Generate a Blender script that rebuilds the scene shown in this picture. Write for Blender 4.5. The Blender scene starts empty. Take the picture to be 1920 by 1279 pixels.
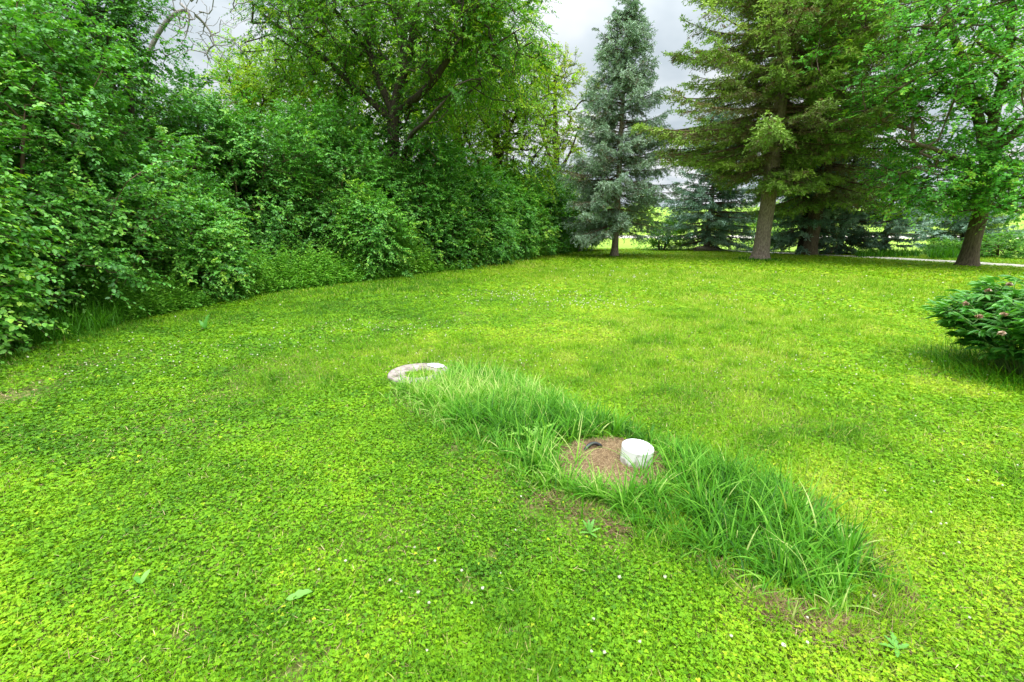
import bpy, math
import numpy as np
R = math.radians
sc = bpy.context.scene
col = sc.collection

# ------------------------------------------------------------------ camera, light, exposure
CAM_H, PITCH, F = 1.5, R(14.1), 853.3
cd = bpy.data.cameras.new("camera"); cam = bpy.data.objects.new("camera", cd); col.objects.link(cam)
cd.sensor_width = 36.0; cd.lens = 16.0; cd.clip_start = 0.05; cd.clip_end = 2000
cam.location = (0, 0, CAM_H); cam.rotation_euler = (R(90) - PITCH, 0, 0)
sc.camera = cam
sc.view_settings.view_transform = 'Standard'; sc.view_settings.look = 'None'
sc.view_settings.gamma = 1; sc.view_settings.exposure = 0.32
sc.cycles.max_bounces = 7; sc.cycles.diffuse_bounces = 5; sc.cycles.glossy_bounces = 2
sc.cycles.transmission_bounces = 4; sc.cycles.caustics_reflective = False; sc.cycles.caustics_refractive = False
sc.cycles.use_adaptive_sampling = True; sc.cycles.adaptive_threshold = 0.02

SUN_EL, SUN_AZ = R(58), R(145)            # azimuth clockwise from +Y
def make_world():
    w = bpy.data.worlds.new("World"); sc.world = w; w.use_nodes = True
    nt = w.node_tree; n = nt.nodes; L = nt.links; n.clear()
    out = n.new('ShaderNodeOutputWorld'); bg = n.new('ShaderNodeBackground')
    sky = n.new('ShaderNodeTexSky'); sky.sky_type = 'NISHITA'; sky.sun_disc = False
    sky.sun_elevation = SUN_EL; sky.sun_rotation = SUN_AZ
    tc = n.new('ShaderNodeTexCoord'); sep = n.new('ShaderNodeSeparateXYZ'); L.new(tc.outputs['Generated'], sep.inputs[0])
    def m(op, a, b=None, c=None):
        x = n.new('ShaderNodeMath'); x.operation = op
        for i, v in enumerate((a, b, c)):
            if v is None: continue
            if isinstance(v, (int, float)): x.inputs[i].default_value = v
            else: L.new(v, x.inputs[i])
        return x.outputs[0]
    z = m('MAXIMUM', sep.outputs['Z'], 0.0)
    zz = m('ADD', z, 0.16)
    cx = m('DIVIDE', sep.outputs['X'], zz); cy = m('DIVIDE', sep.outputs['Y'], zz)
    cmb = n.new('ShaderNodeCombineXYZ'); L.new(cx, cmb.inputs[0]); L.new(cy, cmb.inputs[1])
    nz = n.new('ShaderNodeTexNoise'); nz.inputs['Scale'].default_value = 1.0; nz.inputs['Detail'].default_value = 5
    nz.inputs['Roughness'].default_value = 0.5; nz.inputs['Distortion'].default_value = 0.4
    L.new(cmb.outputs[0], nz.inputs['Vector'])
    cr = n.new('ShaderNodeValToRGB'); e = cr.color_ramp.elements
    e[0].position = 0.40; e[0].color = (0.58, 0.67, 0.74, 1)
    e[1].position = 0.56; e[1].color = (0.98, 1.0, 1.04, 1)
    x = cr.color_ramp.elements.new(0.47); x.color = (0.72, 0.80, 0.86, 1)
    L.new(nz.outputs['Fac'], cr.inputs[0])
    # an overcast sky is brighter overhead than at the horizon
    br = m('MULTIPLY_ADD', m('POWER', z, 4.0), 8.2, 0.80)
    cl = n.new('ShaderNodeVectorMath'); cl.operation = 'SCALE'
    L.new(cr.outputs[0], cl.inputs[0]); L.new(br, cl.inputs['Scale'])
    sk = n.new('ShaderNodeVectorMath'); sk.operation = 'SCALE'; L.new(sky.outputs[0], sk.inputs[0]); sk.inputs['Scale'].default_value = 0.12
    nz2 = n.new('ShaderNodeTexNoise'); nz2.inputs['Scale'].default_value = 0.9; nz2.inputs['Detail'].default_value = 4
    ad = n.new('ShaderNodeVectorMath'); ad.inputs[1].default_value = (7.3, 2.1, 4); L.new(cmb.outputs[0], ad.inputs[0]); L.new(ad.outputs[0], nz2.inputs['Vector'])
    mr = n.new('ShaderNodeMapRange'); mr.inputs[1].default_value = 0.62; mr.inputs[2].default_value = 0.72
    L.new(nz2.outputs['Fac'], mr.inputs[0]); 
    mix = n.new('ShaderNodeMix'); mix.data_type = 'RGBA'
    L.new(mr.outputs[0], mix.inputs[0]); L.new(cl.outputs[0], mix.inputs[6]); L.new(sk.outputs[0], mix.inputs[7])
    L.new(mix.outputs[2], bg.inputs[0]); bg.inputs[1].default_value = 1.0
    L.new(bg.outputs[0], out.inputs[0])
make_world()
sl = bpy.data.lights.new("sun", 'SUN'); sl.energy = 1.5; sl.angle = R(22); sl.color = (1, 0.955, 0.87)
so = bpy.data.objects.new("sun", sl); col.objects.link(so)
so.rotation_euler = (R(90) - SUN_EL, 0, -SUN_AZ + math.pi)
so.location = (10, -20, 40)

# ------------------------------------------------------------------ helpers
def G(px, py, z=0.0):
    """pixel of the 1920 wide photograph -> point on the ground"""
    u, v = (px - 960) / F, (py - 639.5) / F
    d = math.sin(PITCH) + v * math.cos(PITCH); f = math.cos(PITCH) - v * math.sin(PITCH)
    t = (CAM_H - z) / d
    return np.array([u * t, f * t, z])
def AT(px, py, Y):
    """point on the pixel's ray at depth Y"""
    u, v = (px - 960) / F, (py - 639.5) / F
    d = math.sin(PITCH) + v * math.cos(PITCH); f = math.cos(PITCH) - v * math.sin(PITCH)
    t = Y / f
    return np.array([u * t, Y, CAM_H - d * t])

def _hash(ix, iy, iz, seed):
    h = (ix * 374761393 + iy * 668265263 + iz * 2147483647 + seed * 1274126177) & 0xFFFFFFFF
    h = ((h ^ (h >> 13)) * 1274126177) & 0xFFFFFFFF
    return ((h ^ (h >> 16)) & 0xFFFF) / 65535.0
def noise3(p, seed=0):
    p = np.asarray(p, float); i = np.floor(p).astype(np.int64); f = p - i; f = f * f * (3 - 2 * f)
    r = 0
    for a in (0, 1):
        for b in (0, 1):
            for c in (0, 1):
                w = (f[..., 0] if a else 1 - f[..., 0]) * (f[..., 1] if b else 1 - f[..., 1]) * (f[..., 2] if c else 1 - f[..., 2])
                r = r + w * _hash(i[..., 0] + a, i[..., 1] + b, i[..., 2] + c, seed)
    return r
def noise2(x, y, s, seed=0, octv=3):
    r, a, t = 0, 1.0, 0
    for k in range(octv):
        r = r + a * noise3(np.stack([x * s, y * s, np.zeros_like(x) + 0.37], -1), seed + k * 17); t += a
        a *= 0.5; s *= 2.1
    return r / t
def H(x, y):
    x = np.asarray(x, float); y = np.asarray(y, float)
    r = np.hypot(x, y)
    h = 0.05 * (noise2(x, y, 0.35, 5, 2) - 0.5) * np.clip(r / 3, 0, 1)
    far = np.clip((y - 88) / 130, 0, 1)
    return h + far * far * (3 - 2 * far) * 10.0
def norm(v): return v / np.maximum(np.linalg.norm(v, axis=-1, keepdims=True), 1e-9)

def tag(o, label=None, cat=None, group=None, kind=None):
    if label: o['label'] = label
    if cat: o['category'] = cat
    if group: o['group'] = group
    if kind: o['kind'] = kind
    return o
def empty(name, loc, label, cat, group=None):
    o = bpy.data.objects.new(name, None); col.objects.link(o); o.location = [float(a) for a in loc]; o.empty_display_size = 0.2
    return tag(o, label, cat, group)
def mesh(name, V, faces, mats, parent=None, tint=None, smooth=False, origin=None, midx=None):
    """faces: list of (F,k) int arrays"""
    V = np.asarray(V, np.float32)
    if origin is not None: V = V - np.asarray(origin, np.float32)
    faces = [f for f in faces if len(f)]
    me = bpy.data.meshes.new(name)
    nl = sum(f.size for f in faces); nf = sum(len(f) for f in faces)
    me.vertices.add(len(V)); me.vertices.foreach_set('co', V.ravel())
    me.loops.add(nl); me.polygons.add(nf)
    me.loops.foreach_set('vertex_index', np.concatenate([f.ravel() for f in faces]).astype(np.int32))
    cnt = np.concatenate([np.full(len(f), f.shape[1]) for f in faces])
    me.polygons.foreach_set('loop_start', np.concatenate([[0], np.cumsum(cnt)[:-1]]).astype(np.int32))
    if midx is not None: me.polygons.foreach_set('material_index', np.asarray(midx, np.int32))
    me.update(calc_edges=True)
    if smooth: me.polygons.foreach_set('use_smooth', np.ones(nf, bool))
    if tint is not None:
        a = me.attributes.new('tint', 'FLOAT', 'FACE'); a.data.foreach_set('value', np.asarray(tint, np.float32))
    for m in (mats if isinstance(mats, (list, tuple)) else [mats]): me.materials.append(m)
    o = bpy.data.objects.new(name, me); col.objects.link(o)
    if parent is not None: o.parent = parent
    elif origin is not None: o.location = [float(a) for a in origin]
    return o

# leaf templates: long axis y, unit length, normal z
def T_ovate(w=0.6, cup=0.12):
    V = np.array([[0, 0, 0], [w * .42, .28, cup], [w * .44, .66, cup * .8], [0, 1, -.08], [-w * .44, .66, cup * .8], [-w * .42, .28, cup]])
    return V, np.array([[0, 1, 2, 3], [0, 3, 4, 5]])
def T_kite(w=0.5):
    return np.array([[0, 0, 0], [w * .5, .45, .06], [0, 1, -.05], [-w * .5, .45, .06]]), np.array([[0, 1, 2, 3]])
def T_lance(w=0.3):
    V = np.array([[0, 0, 0], [w * .5, .35, .05], [w * .35, .7, .02], [0, 1, -.1], [-w * .35, .7, .02], [-w * .5, .35, .05]])
    return V, np.array([[0, 1, 2, 3], [0, 3, 4, 5]])
def place(T, pos, yd, nd, sc_):
    V, Fc = T
    y = norm(yd); x = norm(np.cross(y, nd)); z = np.cross(x, y)
    n = len(pos); s = np.asarray(sc_, float).reshape(-1, 1, 1) if np.ndim(sc_) else np.full((n, 1, 1), sc_)
    P = pos[:, None, :] + s * (V[None, :, 0:1] * x[:, None] + V[None, :, 1:2] * y[:, None] + V[None, :, 2:3] * z[:, None])
    FF = (Fc[None] + (np.arange(n) * len(V))[:, None, None]).reshape(-1, Fc.shape[1])
    return P.reshape(-1, 3), FF, len(Fc)
def blades(pos, az, L, wid, lean, bend, S=4, twist=None):
    """curved tapering strips; returns verts, faces"""
    n = len(pos); s = np.linspace(0, 1, S + 1)
    th = lean[:, None] + bend[:, None] * s[None]
    ds = L[:, None] / S
    hx = np.cumsum(np.sin(th) * ds, 1); hz = np.cumsum(np.cos(th) * ds, 1)
    hx = hx - hx[:, :1]; hz = hz - hz[:, :1]
    dx, dy = np.cos(az)[:, None], np.sin(az)[:, None]
    C = np.stack([pos[:, 0:1] + hx * dx, pos[:, 1:2] + hx * dy, pos[:, 2:3] + hz], -1)
    a2 = (az + math.pi / 2 + (0 if twist is None else twist))[:, None]
    w = wid[:, None] * 0.5 * np.array([0.75 if i == 0 else (1 - (i / S) ** 2.2) for i in range(S + 1)])[None]; w[:, -1] = wid * 0.03
    off = np.stack([np.cos(a2) * w, np.sin(a2) * w, np.zeros_like(w)], -1)
    V = np.stack([C - off, C + off], 2).reshape(-1, 3)
    b = (np.arange(n) * (S + 1) * 2)[:, None] + (np.arange(S) * 2)[None]
    Fc = np.stack([b, b + 1, b + 3, b + 2], -1).reshape(-1, 4)
    return V, Fc
def tube(pts, rad, k=10, bump=0.0, seed=0):
    pts = np.asarray(pts, float); rad = np.asarray(rad, float); n = len(pts)
    tn = norm(np.gradient(pts, axis=0)); ref = np.array([1.0, 0, 0]) if abs(tn[0][0]) < .8 else np.array([0, 1.0, 0])
    xs = []
    for t in tn:
        ref = ref - t * ref.dot(t); ref = ref / np.linalg.norm(ref); xs.append(ref.copy())
    xs = np.array(xs); ys = np.cross(tn, xs); a = np.linspace(0, 2 * math.pi, k, endpoint=False)
    r = rad[:, None] * np.ones((1, k))
    if bump:
        q = np.stack([np.cos(a)[None] * 2.2 + pts[:, 2:3] * .4, np.sin(a)[None] * 2.2 + 0 * pts[:, 2:3], pts[:, 2:3] * 1.2 + 0 * a[None]], -1)
        r = r * (1 + bump * (noise3(q, seed) - .5) * 2)
    V = pts[:, None] + r[..., None] * (np.cos(a)[None, :, None] * xs[:, None] + np.sin(a)[None, :, None] * ys[:, None])
    i = np.arange(n - 1)[:, None] * k; j = np.arange(k)[None]; j2 = (j + 1) % k
    return V.reshape(-1, 3), np.stack([i + j, i + j2, i + k + j2, i + k + j], -1).reshape(-1, 4)
def segs(P0, P1, r0, r1, k=4):
    """independent frustums between points"""
    t = norm(P1 - P0); ref = np.where(np.abs(t[:, 2:3]) > .9, np.array([[1., 0, 0]]), np.array([[0, 0, 1.]]))
    x = norm(np.cross(t, ref)); y = np.cross(t, x); a = np.linspace(0, 2 * math.pi, k, endpoint=False)
    ring = np.cos(a)[None, :, None] * x[:, None] + np.sin(a)[None, :, None] * y[:, None]
    V = np.concatenate([P0[:, None] + r0[:, None, None] * ring, P1[:, None] + r1[:, None, None] * ring], 1).reshape(-1, 3)
    i = (np.arange(len(P0)) * 2 * k)[:, None]; j = np.arange(k)[None]; j2 = (j + 1) % k
    return V, np.stack([i + j, i + j2, i + k + j2, i + k + j], -1).reshape(-1, 4)
def join(parts):
    Vs, Fs, o = [], [], 0
    for V, Fc in parts:
        Vs.append(V); Fs.append(Fc + o); o += len(V)
    return np.concatenate(Vs), np.concatenate(Fs)
def rdir(rng, n):
    return norm(rng.normal(size=(n, 3)))

# ------------------------------------------------------------------ materials
def leaf_mat(name, stops, transl=0.35, rough=0.5, gloss=0.3, nscale=0.0, trans_col=(1.25, 1.15, 0.5)):
    m = bpy.data.materials.new(name); m.use_nodes = True; nt = m.node_tree; n = nt.nodes; L = nt.links; n.clear()
    out = n.new('ShaderNodeOutputMaterial'); at = n.new('ShaderNodeAttribute'); at.attribute_name = 'tint'
    cr = n.new('ShaderNodeValToRGB'); els = cr.color_ramp.elements
    els[0].position = stops[0][0]; els[0].color = (*stops[0][1], 1); els[1].position = stops[-1][0]; els[1].color = (*stops[-1][1], 1)
    for p, c in stops[1:-1]:
        x = els.new(p); x.color = (*c, 1)
    L.new(at.outputs['Fac'], cr.inputs[0])
    pb = n.new('ShaderNodeBsdfPrincipled'); pb.inputs['Roughness'].default_value = rough
    pb.inputs['Specular IOR Level'].default_value = gloss
    L.new(cr.outputs[0], pb.inputs['Base Color'])
    tr = n.new('ShaderNodeBsdfTranslucent'); mc = n.new('ShaderNodeMix'); mc.data_type = 'RGBA'; mc.blend_type = 'MULTIPLY'; mc.inputs[0].default_value = 1
    L.new(cr.outputs[0], mc.inputs[6]); mc.inputs[7].default_value = (*trans_col, 1); L.new(mc.outputs[2], tr.inputs[0])
    mx = n.new('ShaderNodeMixShader'); mx.inputs[0].default_value = transl
    L.new(pb.outputs[0], mx.inputs[1]); L.new(tr.outputs[0], mx.inputs[2]); L.new(mx.outputs[0], out.inputs[0])
    return m
def noise_mat(name, stops, scale=8, detail=6, rough=0.9, bump=0.3, bump_d=0.02, stretch=(1, 1, 1), spec=0.2, distort=0.0, obj=False):
    m = bpy.data.materials.new(name); m.use_nodes = True; nt = m.node_tree; n = nt.nodes; L = nt.links
    pb = n['Principled BSDF']; pb.inputs['Roughness'].default_value = rough; pb.inputs['Specular IOR Level'].default_value = spec
    tc = n.new('ShaderNodeTexCoord'); mp = n.new('ShaderNodeMapping'); mp.inputs['Scale'].default_value = stretch
    L.new(tc.outputs['Object'], mp.inputs[0])
    nz = n.new('ShaderNodeTexNoise'); nz.inputs['Scale'].default_value = scale; nz.inputs['Detail'].default_value = detail; nz.inputs['Roughness'].default_value = .65
    nz.inputs['Distortion'].default_value = distort; L.new(mp.outputs[0], nz.inputs['Vector'])
    cr = n.new('ShaderNodeValToRGB'); els = cr.color_ramp.elements
    els[0].position = stops[0][0]; els[0].color = (*stops[0][1], 1); els[1].position = stops[-1][0]; els[1].color = (*stops[-1][1], 1)
    for p, c in stops[1:-1]:
        x = els.new(p); x.color = (*c, 1)
    L.new(nz.outputs['Fac'], cr.inputs[0]); L.new(cr.outputs[0], pb.inputs['Base Color'])
    if bump:
        b = n.new('ShaderNodeBump'); b.inputs['Strength'].default_value = bump; b.inputs['Distance'].default_value = bump_d
        L.new(nz.outputs['Fac'], b.inputs['Height']); L.new(b.outputs[0], pb.inputs['Normal'])
    return m

M_clover = leaf_mat('clover_leaf', [(0, (.05, .155, .008)), (.45, (.150, .336, .007)), (.8, (.245, .42, .010)), (1, (.44, .52, .03))],   .32, .55, .15)
M_grass = leaf_mat('lawn_blade', [(0, (.05, .165, .009)), (.5, (.160, .342, .008)), (.85, (.275, .43, .018)), (1, (.52, .45, .17))], .32, .6, .13)
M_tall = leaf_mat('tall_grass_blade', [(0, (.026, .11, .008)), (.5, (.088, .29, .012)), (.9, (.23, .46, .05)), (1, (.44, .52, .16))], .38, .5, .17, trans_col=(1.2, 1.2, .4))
M_thatch = leaf_mat('dead_grass', [(0, (.10, .055, .032)), (.5, (.25, .165, .085)), (1, (.60, .46, .26))], .15, .8, .1, trans_col=(1, 1, 1))
M_shrub = leaf_mat('shrub_leaf', [(0, (.034, .13, .022)), (.5, (.108, .345, .048)), (.85, (.215, .49, .06)), (1, (.36, .57, .06))], .32, .40, .34, trans_col=(1.2, 1.25, .4))
M_nettle = leaf_mat('undergrowth_leaf', [(0, (.05, .19, .02)), (.5, (.13, .38, .035)), (1, (.25, .50, .05))], .3, .5, .3)
M_elder = leaf_mat('box_elder_leaf', [(0, (.04, .15, .015)), (.5, (.105, .32, .022)), (.85, (.21, .45, .025)), (1, (.38, .54, .03))], .48, .5, .3)
M_yellow = leaf_mat('yellow_green_leaf', [(0, (.09, .25, .015)), (.5, (.23, .45, .02)), (1, (.44, .60, .03))], .48, .5, .3)
M_olive = leaf_mat('olive_leaf', [(0, (.11, .19, .02)), (.5, (.25, .36, .03)), (1, (.42, .48, .05))], .4, .5, .3)
M_maple = leaf_mat('maple_leaf', [(0, (.08, .28, .045)), (.5, (.17, .53, .09)), (.85, (.28, .64, .08)), (1, (.46, .68, .07))], .5, .42, .4)
M_blue = leaf_mat('blue_spruce_needle', [(0, (.22, .16, .10)), (.14, (.13, .19, .10)), (.55, (.24, .37, .24)), (1, (.42, .55, .40))], .12, .6, .25, trans_col=(1, 1, .8))
M_dblue = leaf_mat('dark_spruce_needle', [(0, (.15, .11, .07)), (.12, (.08, .16, .09)), (.55, (.19, .34, .23)), (1, (.38, .54, .43))], .12, .6, .25, trans_col=(1, 1, .8))
M_green = leaf_mat('green_spruce_needle', [(0, (.26, .18, .11)), (.22, (.19, .20, .07)), (.55, (.21, .37, .065)), (1, (.40, .56, .10))], .16, .6, .2, trans_col=(1, 1, .6))
M_peony = leaf_mat('peony_leaf', [(0, (.03, .14, .018)), (.5, (.075, .28, .03)), (1, (.20, .44, .07))], .28, .36, .4, trans_col=(1.2, 1.2, .5))
M_weed = leaf_mat('weed_leaf', [(0, (.08, .26, .03)), (.5, (.15, .36, .05)), (1, (.30, .46, .14))], .3, .5, .3)
M_far = leaf_mat('distant_leaf', [(0, (.06, .15, .03)), (.5, (.16, .30, .05)), (1, (.32, .44, .10))], .4, .6, .2)
M_bark_dark = noise_mat('bark_dark', [(.3, (.035, .025, .02)), (.7, (.11, .085, .065))], 7, 6, .95, .8, .03, (3, 3, .7))
M_bark_spruce = noise_mat('bark_spruce', [(.32, (.14, .10, .075)), (.5, (.26, .20, .155)), (.7, (.42, .34, .27))], 9, 8, .95, .9, .03, (2.2, 2.2, .9))
M_bark_maple = noise_mat('bark_maple', [(.35, (.07, .05, .035)), (.65, (.20, .15, .105))], 8, 7, .95, .9, .04, (3, 3, .6))
M_bark_grey = noise_mat('bark_grey', [(.3, (.16, .14, .13)), (.7, (.34, .31, .29))], 9, 6, .95, .5, .02, (2, 2, .7))
M_twig = noise_mat('twig_brown', [(.3, (.09, .055, .035)), (.7, (.2, .14, .09))], 12, 3, .9, 0)
M_flower = leaf_mat('clover_blossom', [(0, (.40, .28, .18)), (.4, (.55, .55, .36)), (1, (.76, .77, .62))], .2, .7, .1, trans_col=(1, 1, 1))

# ------------------------------------------------------------------ layout shared by several things
DRIVE = np.array([G(1330, 469.3), G(1480, 476), G(1660, 484.8), G(1812, 492.6), G(1925, 499.5), G(2100, 512), G(2500, 545)])
def drive_dist(x, y):
    d = np.full(np.shape(x), 1e9)
    for a, b in zip(DRIVE[:-1], DRIVE[1:]):
        ab = (b - a)[:2]; t = np.clip(((x - a[0]) * ab[0] + (y - a[1]) * ab[1]) / ab.dot(ab), 0, 1)
        d = np.minimum(d, np.hypot(x - a[0] - t * ab[0], y - a[1] - t * ab[1]))
    return d
def poly(pts): return np.array([G(*p)[:2] for p in pts])
def inside(x, y, P):
    r = np.zeros(np.shape(x), bool); n = len(P)
    for i in range(n):
        x1, y1 = P[i]; x2, y2 = P[(i + 1) % n]
        c = ((y1 > y) != (y2 > y)) & (x < (x2 - x1) * (y - y1) / (y2 - y1 + 1e-12) + x1)
        r ^= c
    return r
TALL = poly([(722, 748), (800, 790), (870, 838), (940, 885), (1010, 930), (1090, 955), (1160, 985), (1220, 1022), (1300, 1060), (1380, 1105),
             (1470, 1150), (1560, 1182), (1655, 1178), (1680, 1120), (1625, 1030), (1545, 955), (1430, 905), (1330, 878), (1260, 850), (1180, 812),
             (1110, 785), (1040, 748), (960, 712), (880, 698), (838, 702), (800, 722), (752, 728)])
DIRT = poly([(1048, 848), (1085, 833), (1150, 828), (1215, 842), (1246, 872), (1250, 898), (1205, 920), (1170, 950), (1120, 945), (1060, 912), (1036, 880)])
EDGE = np.array([G(*p)[:2] for p in [(-400, 800), (-150, 700), (0, 662), (120, 640), (240, 605), (400, 574), (520, 548), (700, 526), (860, 508), (1000, 484), (1085, 473)]])
LID = G(787, 706)[:2]; CAP = G(1191, 872)[:2]
def edge_x(y):      # x of the hedge foot at depth y
    return np.interp(y, EDGE[:, 1], EDGE[:, 0])
BARE = [(G(870, 588), .35, .75), (G(1000, 577), .8, .35), (G(20, 748), .3, .9), (G(60, 735), .3, .6), (G(400, 745), .3, .6), (G(470, 700), .35, .45), (G(640, 600), .5, .2),
        (G(1000, 950), .16, .75), (G(1060, 985), .16, .7), (G(1170, 1010), .16, .8), (G(1270, 1060), .10, .6), (G(930, 900), .14, .6), (G(1400, 1112), .07, .7), (G(1500, 1165), .08, .6), (G(880, 1105), .05, .9), (G(920, 1045), .05, .9),
        (G(560, 1262), .09, .9), (G(760, 980), .25, .35), (G(1560, 700), .5, .2), (G(850, 850), .1, .7), (G(960, 1185), .05, .8), (G(1310, 760), .3, .25), (G(1000, 650), .6, .25), (G(1760, 705), .25, .5), (G(350, 1190), .1, .5)]

# ------------------------------------------------------------------ ground
def build_ground():
    ring = np.concatenate([np.linspace(0, 12, 61), np.linspace(12.5, 40, 56), np.linspace(42, 120, 40), np.linspace(126, 400, 30), [500, 700, 1000, 1500]])
    k = 180; a = np.linspace(0, 2 * math.pi, k, endpoint=False)
    X = ring[:, None] * np.cos(a); Y = ring[:, None] * np.sin(a)
    V = np.stack([X, Y, H(X, Y)], -1).reshape(-1, 3)
    i = np.arange(len(ring) - 1)[:, None] * k; j = np.arange(k)[None]; j2 = (j + 1) % k
    m = bpy.data.materials.new('lawn_ground'); m.use_nodes = True; nt = m.node_tree; n = nt.nodes; L = nt.links
    pb = n['Principled BSDF']; pb.inputs['Roughness'].default_value = .95; pb.inputs['Specular IOR Level'].default_value = .1
    tc = n.new('ShaderNodeTexCoord')
    def nz(s, d=5):
        x = n.new('ShaderNodeTexNoise'); x.inputs['Scale'].default_value = s; x.inputs['Detail'].default_value = d; L.new(tc.outputs['Object'], x.inputs['Vector']); return x
    def ramp(src, st):
        cr = n.new('ShaderNodeValToRGB'); e = cr.color_ramp.elements; e[0].position = st[0][0]; e[0].color = (*st[0][1], 1); e[1].position = st[-1][0]; e[1].color = (*st[-1][1], 1)
        for p, c in st[1:-1]:
            x = e.new(p); x.color = (*c, 1)
        L.new(src, cr.inputs[0]); return cr
    a1 = nz(30); soil = ramp(a1.outputs['Fac'], [(.3, (.05, .055, .018)), (.5, (.10, .12, .025)), (.7, (.20, .19, .07))])
    a2 = nz(3.0, 8); far = ramp(a2.outputs['Fac'], [(.3, (.16, .29, .03)), (.7, (.28, .40, .06))])
    ln = n.new('ShaderNodeVectorMath'); ln.operation = 'LENGTH'; L.new(tc.outputs['Object'], ln.inputs[0])
    mr = n.new('ShaderNodeMapRange'); mr.inputs[1].default_value = 14; mr.inputs[2].default_value = 27; L.new(ln.outputs['Value'], mr.inputs[0])
    mx = n.new('ShaderNodeMix'); mx.data_type = 'RGBA'; L.new(mr.outputs[0], mx.inputs[0]); L.new(soil.outputs[0], mx.inputs[6]); L.new(far.outputs[0], mx.inputs[7])
    L.new(mx.outputs[2], pb.inputs['Base Color'])
    o = mesh('ground', V, [np.stack([i + j, i + j2, i + k + j2, i + k + j], -1).reshape(-1, 4)], m, smooth=True)
    tag(o, kind='structure')
def ribbon(name, C, w, z, m, n=60):
    C = np.asarray(C)[:, :2]; s = np.concatenate([[0], np.cumsum(np.linalg.norm(np.diff(C, axis=0), axis=1))]); t = np.linspace(0, s[-1], n)
    P = np.stack([np.interp(t, s, C[:, 0]), np.interp(t, s, C[:, 1])], -1)
    for _ in range(3): P[1:-1] = (P[:-2] + P[2:] + 2 * P[1:-1]) / 4
    d = norm(np.gradient(P, axis=0)); nn = np.stack([-d[:, 1], d[:, 0]], -1)
    off = np.linspace(-w / 2, w / 2, 7); rr = np.random.default_rng(3)
    jit = rr.normal(0, .05, (n, 1))
    Q = P[:, None] + nn[:, None] * (off[None, :, None] + (np.sign(off) * (np.abs(off) > w / 2 - .01))[None, :, None] * jit[:, :, None])
    V = np.concatenate([Q, (H(Q[..., 0], Q[..., 1]) + z)[..., None]], -1).reshape(-1, 3)
    i = np.arange(n - 1)[:, None] * 7; j = np.arange(6)[None]
    o = mesh(name, V, [np.stack([i + j, i + j + 1, i + 8 + j, i + 7 + j], -1).reshape(-1, 4)], m, smooth=True)
    tag(o, kind='structure'); return o
build_ground()
M_gravel = noise_mat('gravel', [(.3, (.42, .37, .30)), (.6, (.66, .60, .52)), (.8, (.78, .73, .66))], 40, 8, .95, .4, .01)
ribbon('driveway', DRIVE, 1.6, .02, M_gravel)
ribbon('road', [(-60, 76), (0, 73), (60, 70), (160, 62)], 19, .012, M_gravel, 40)
# mown crop on the slope beyond the road is the same sheet

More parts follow.
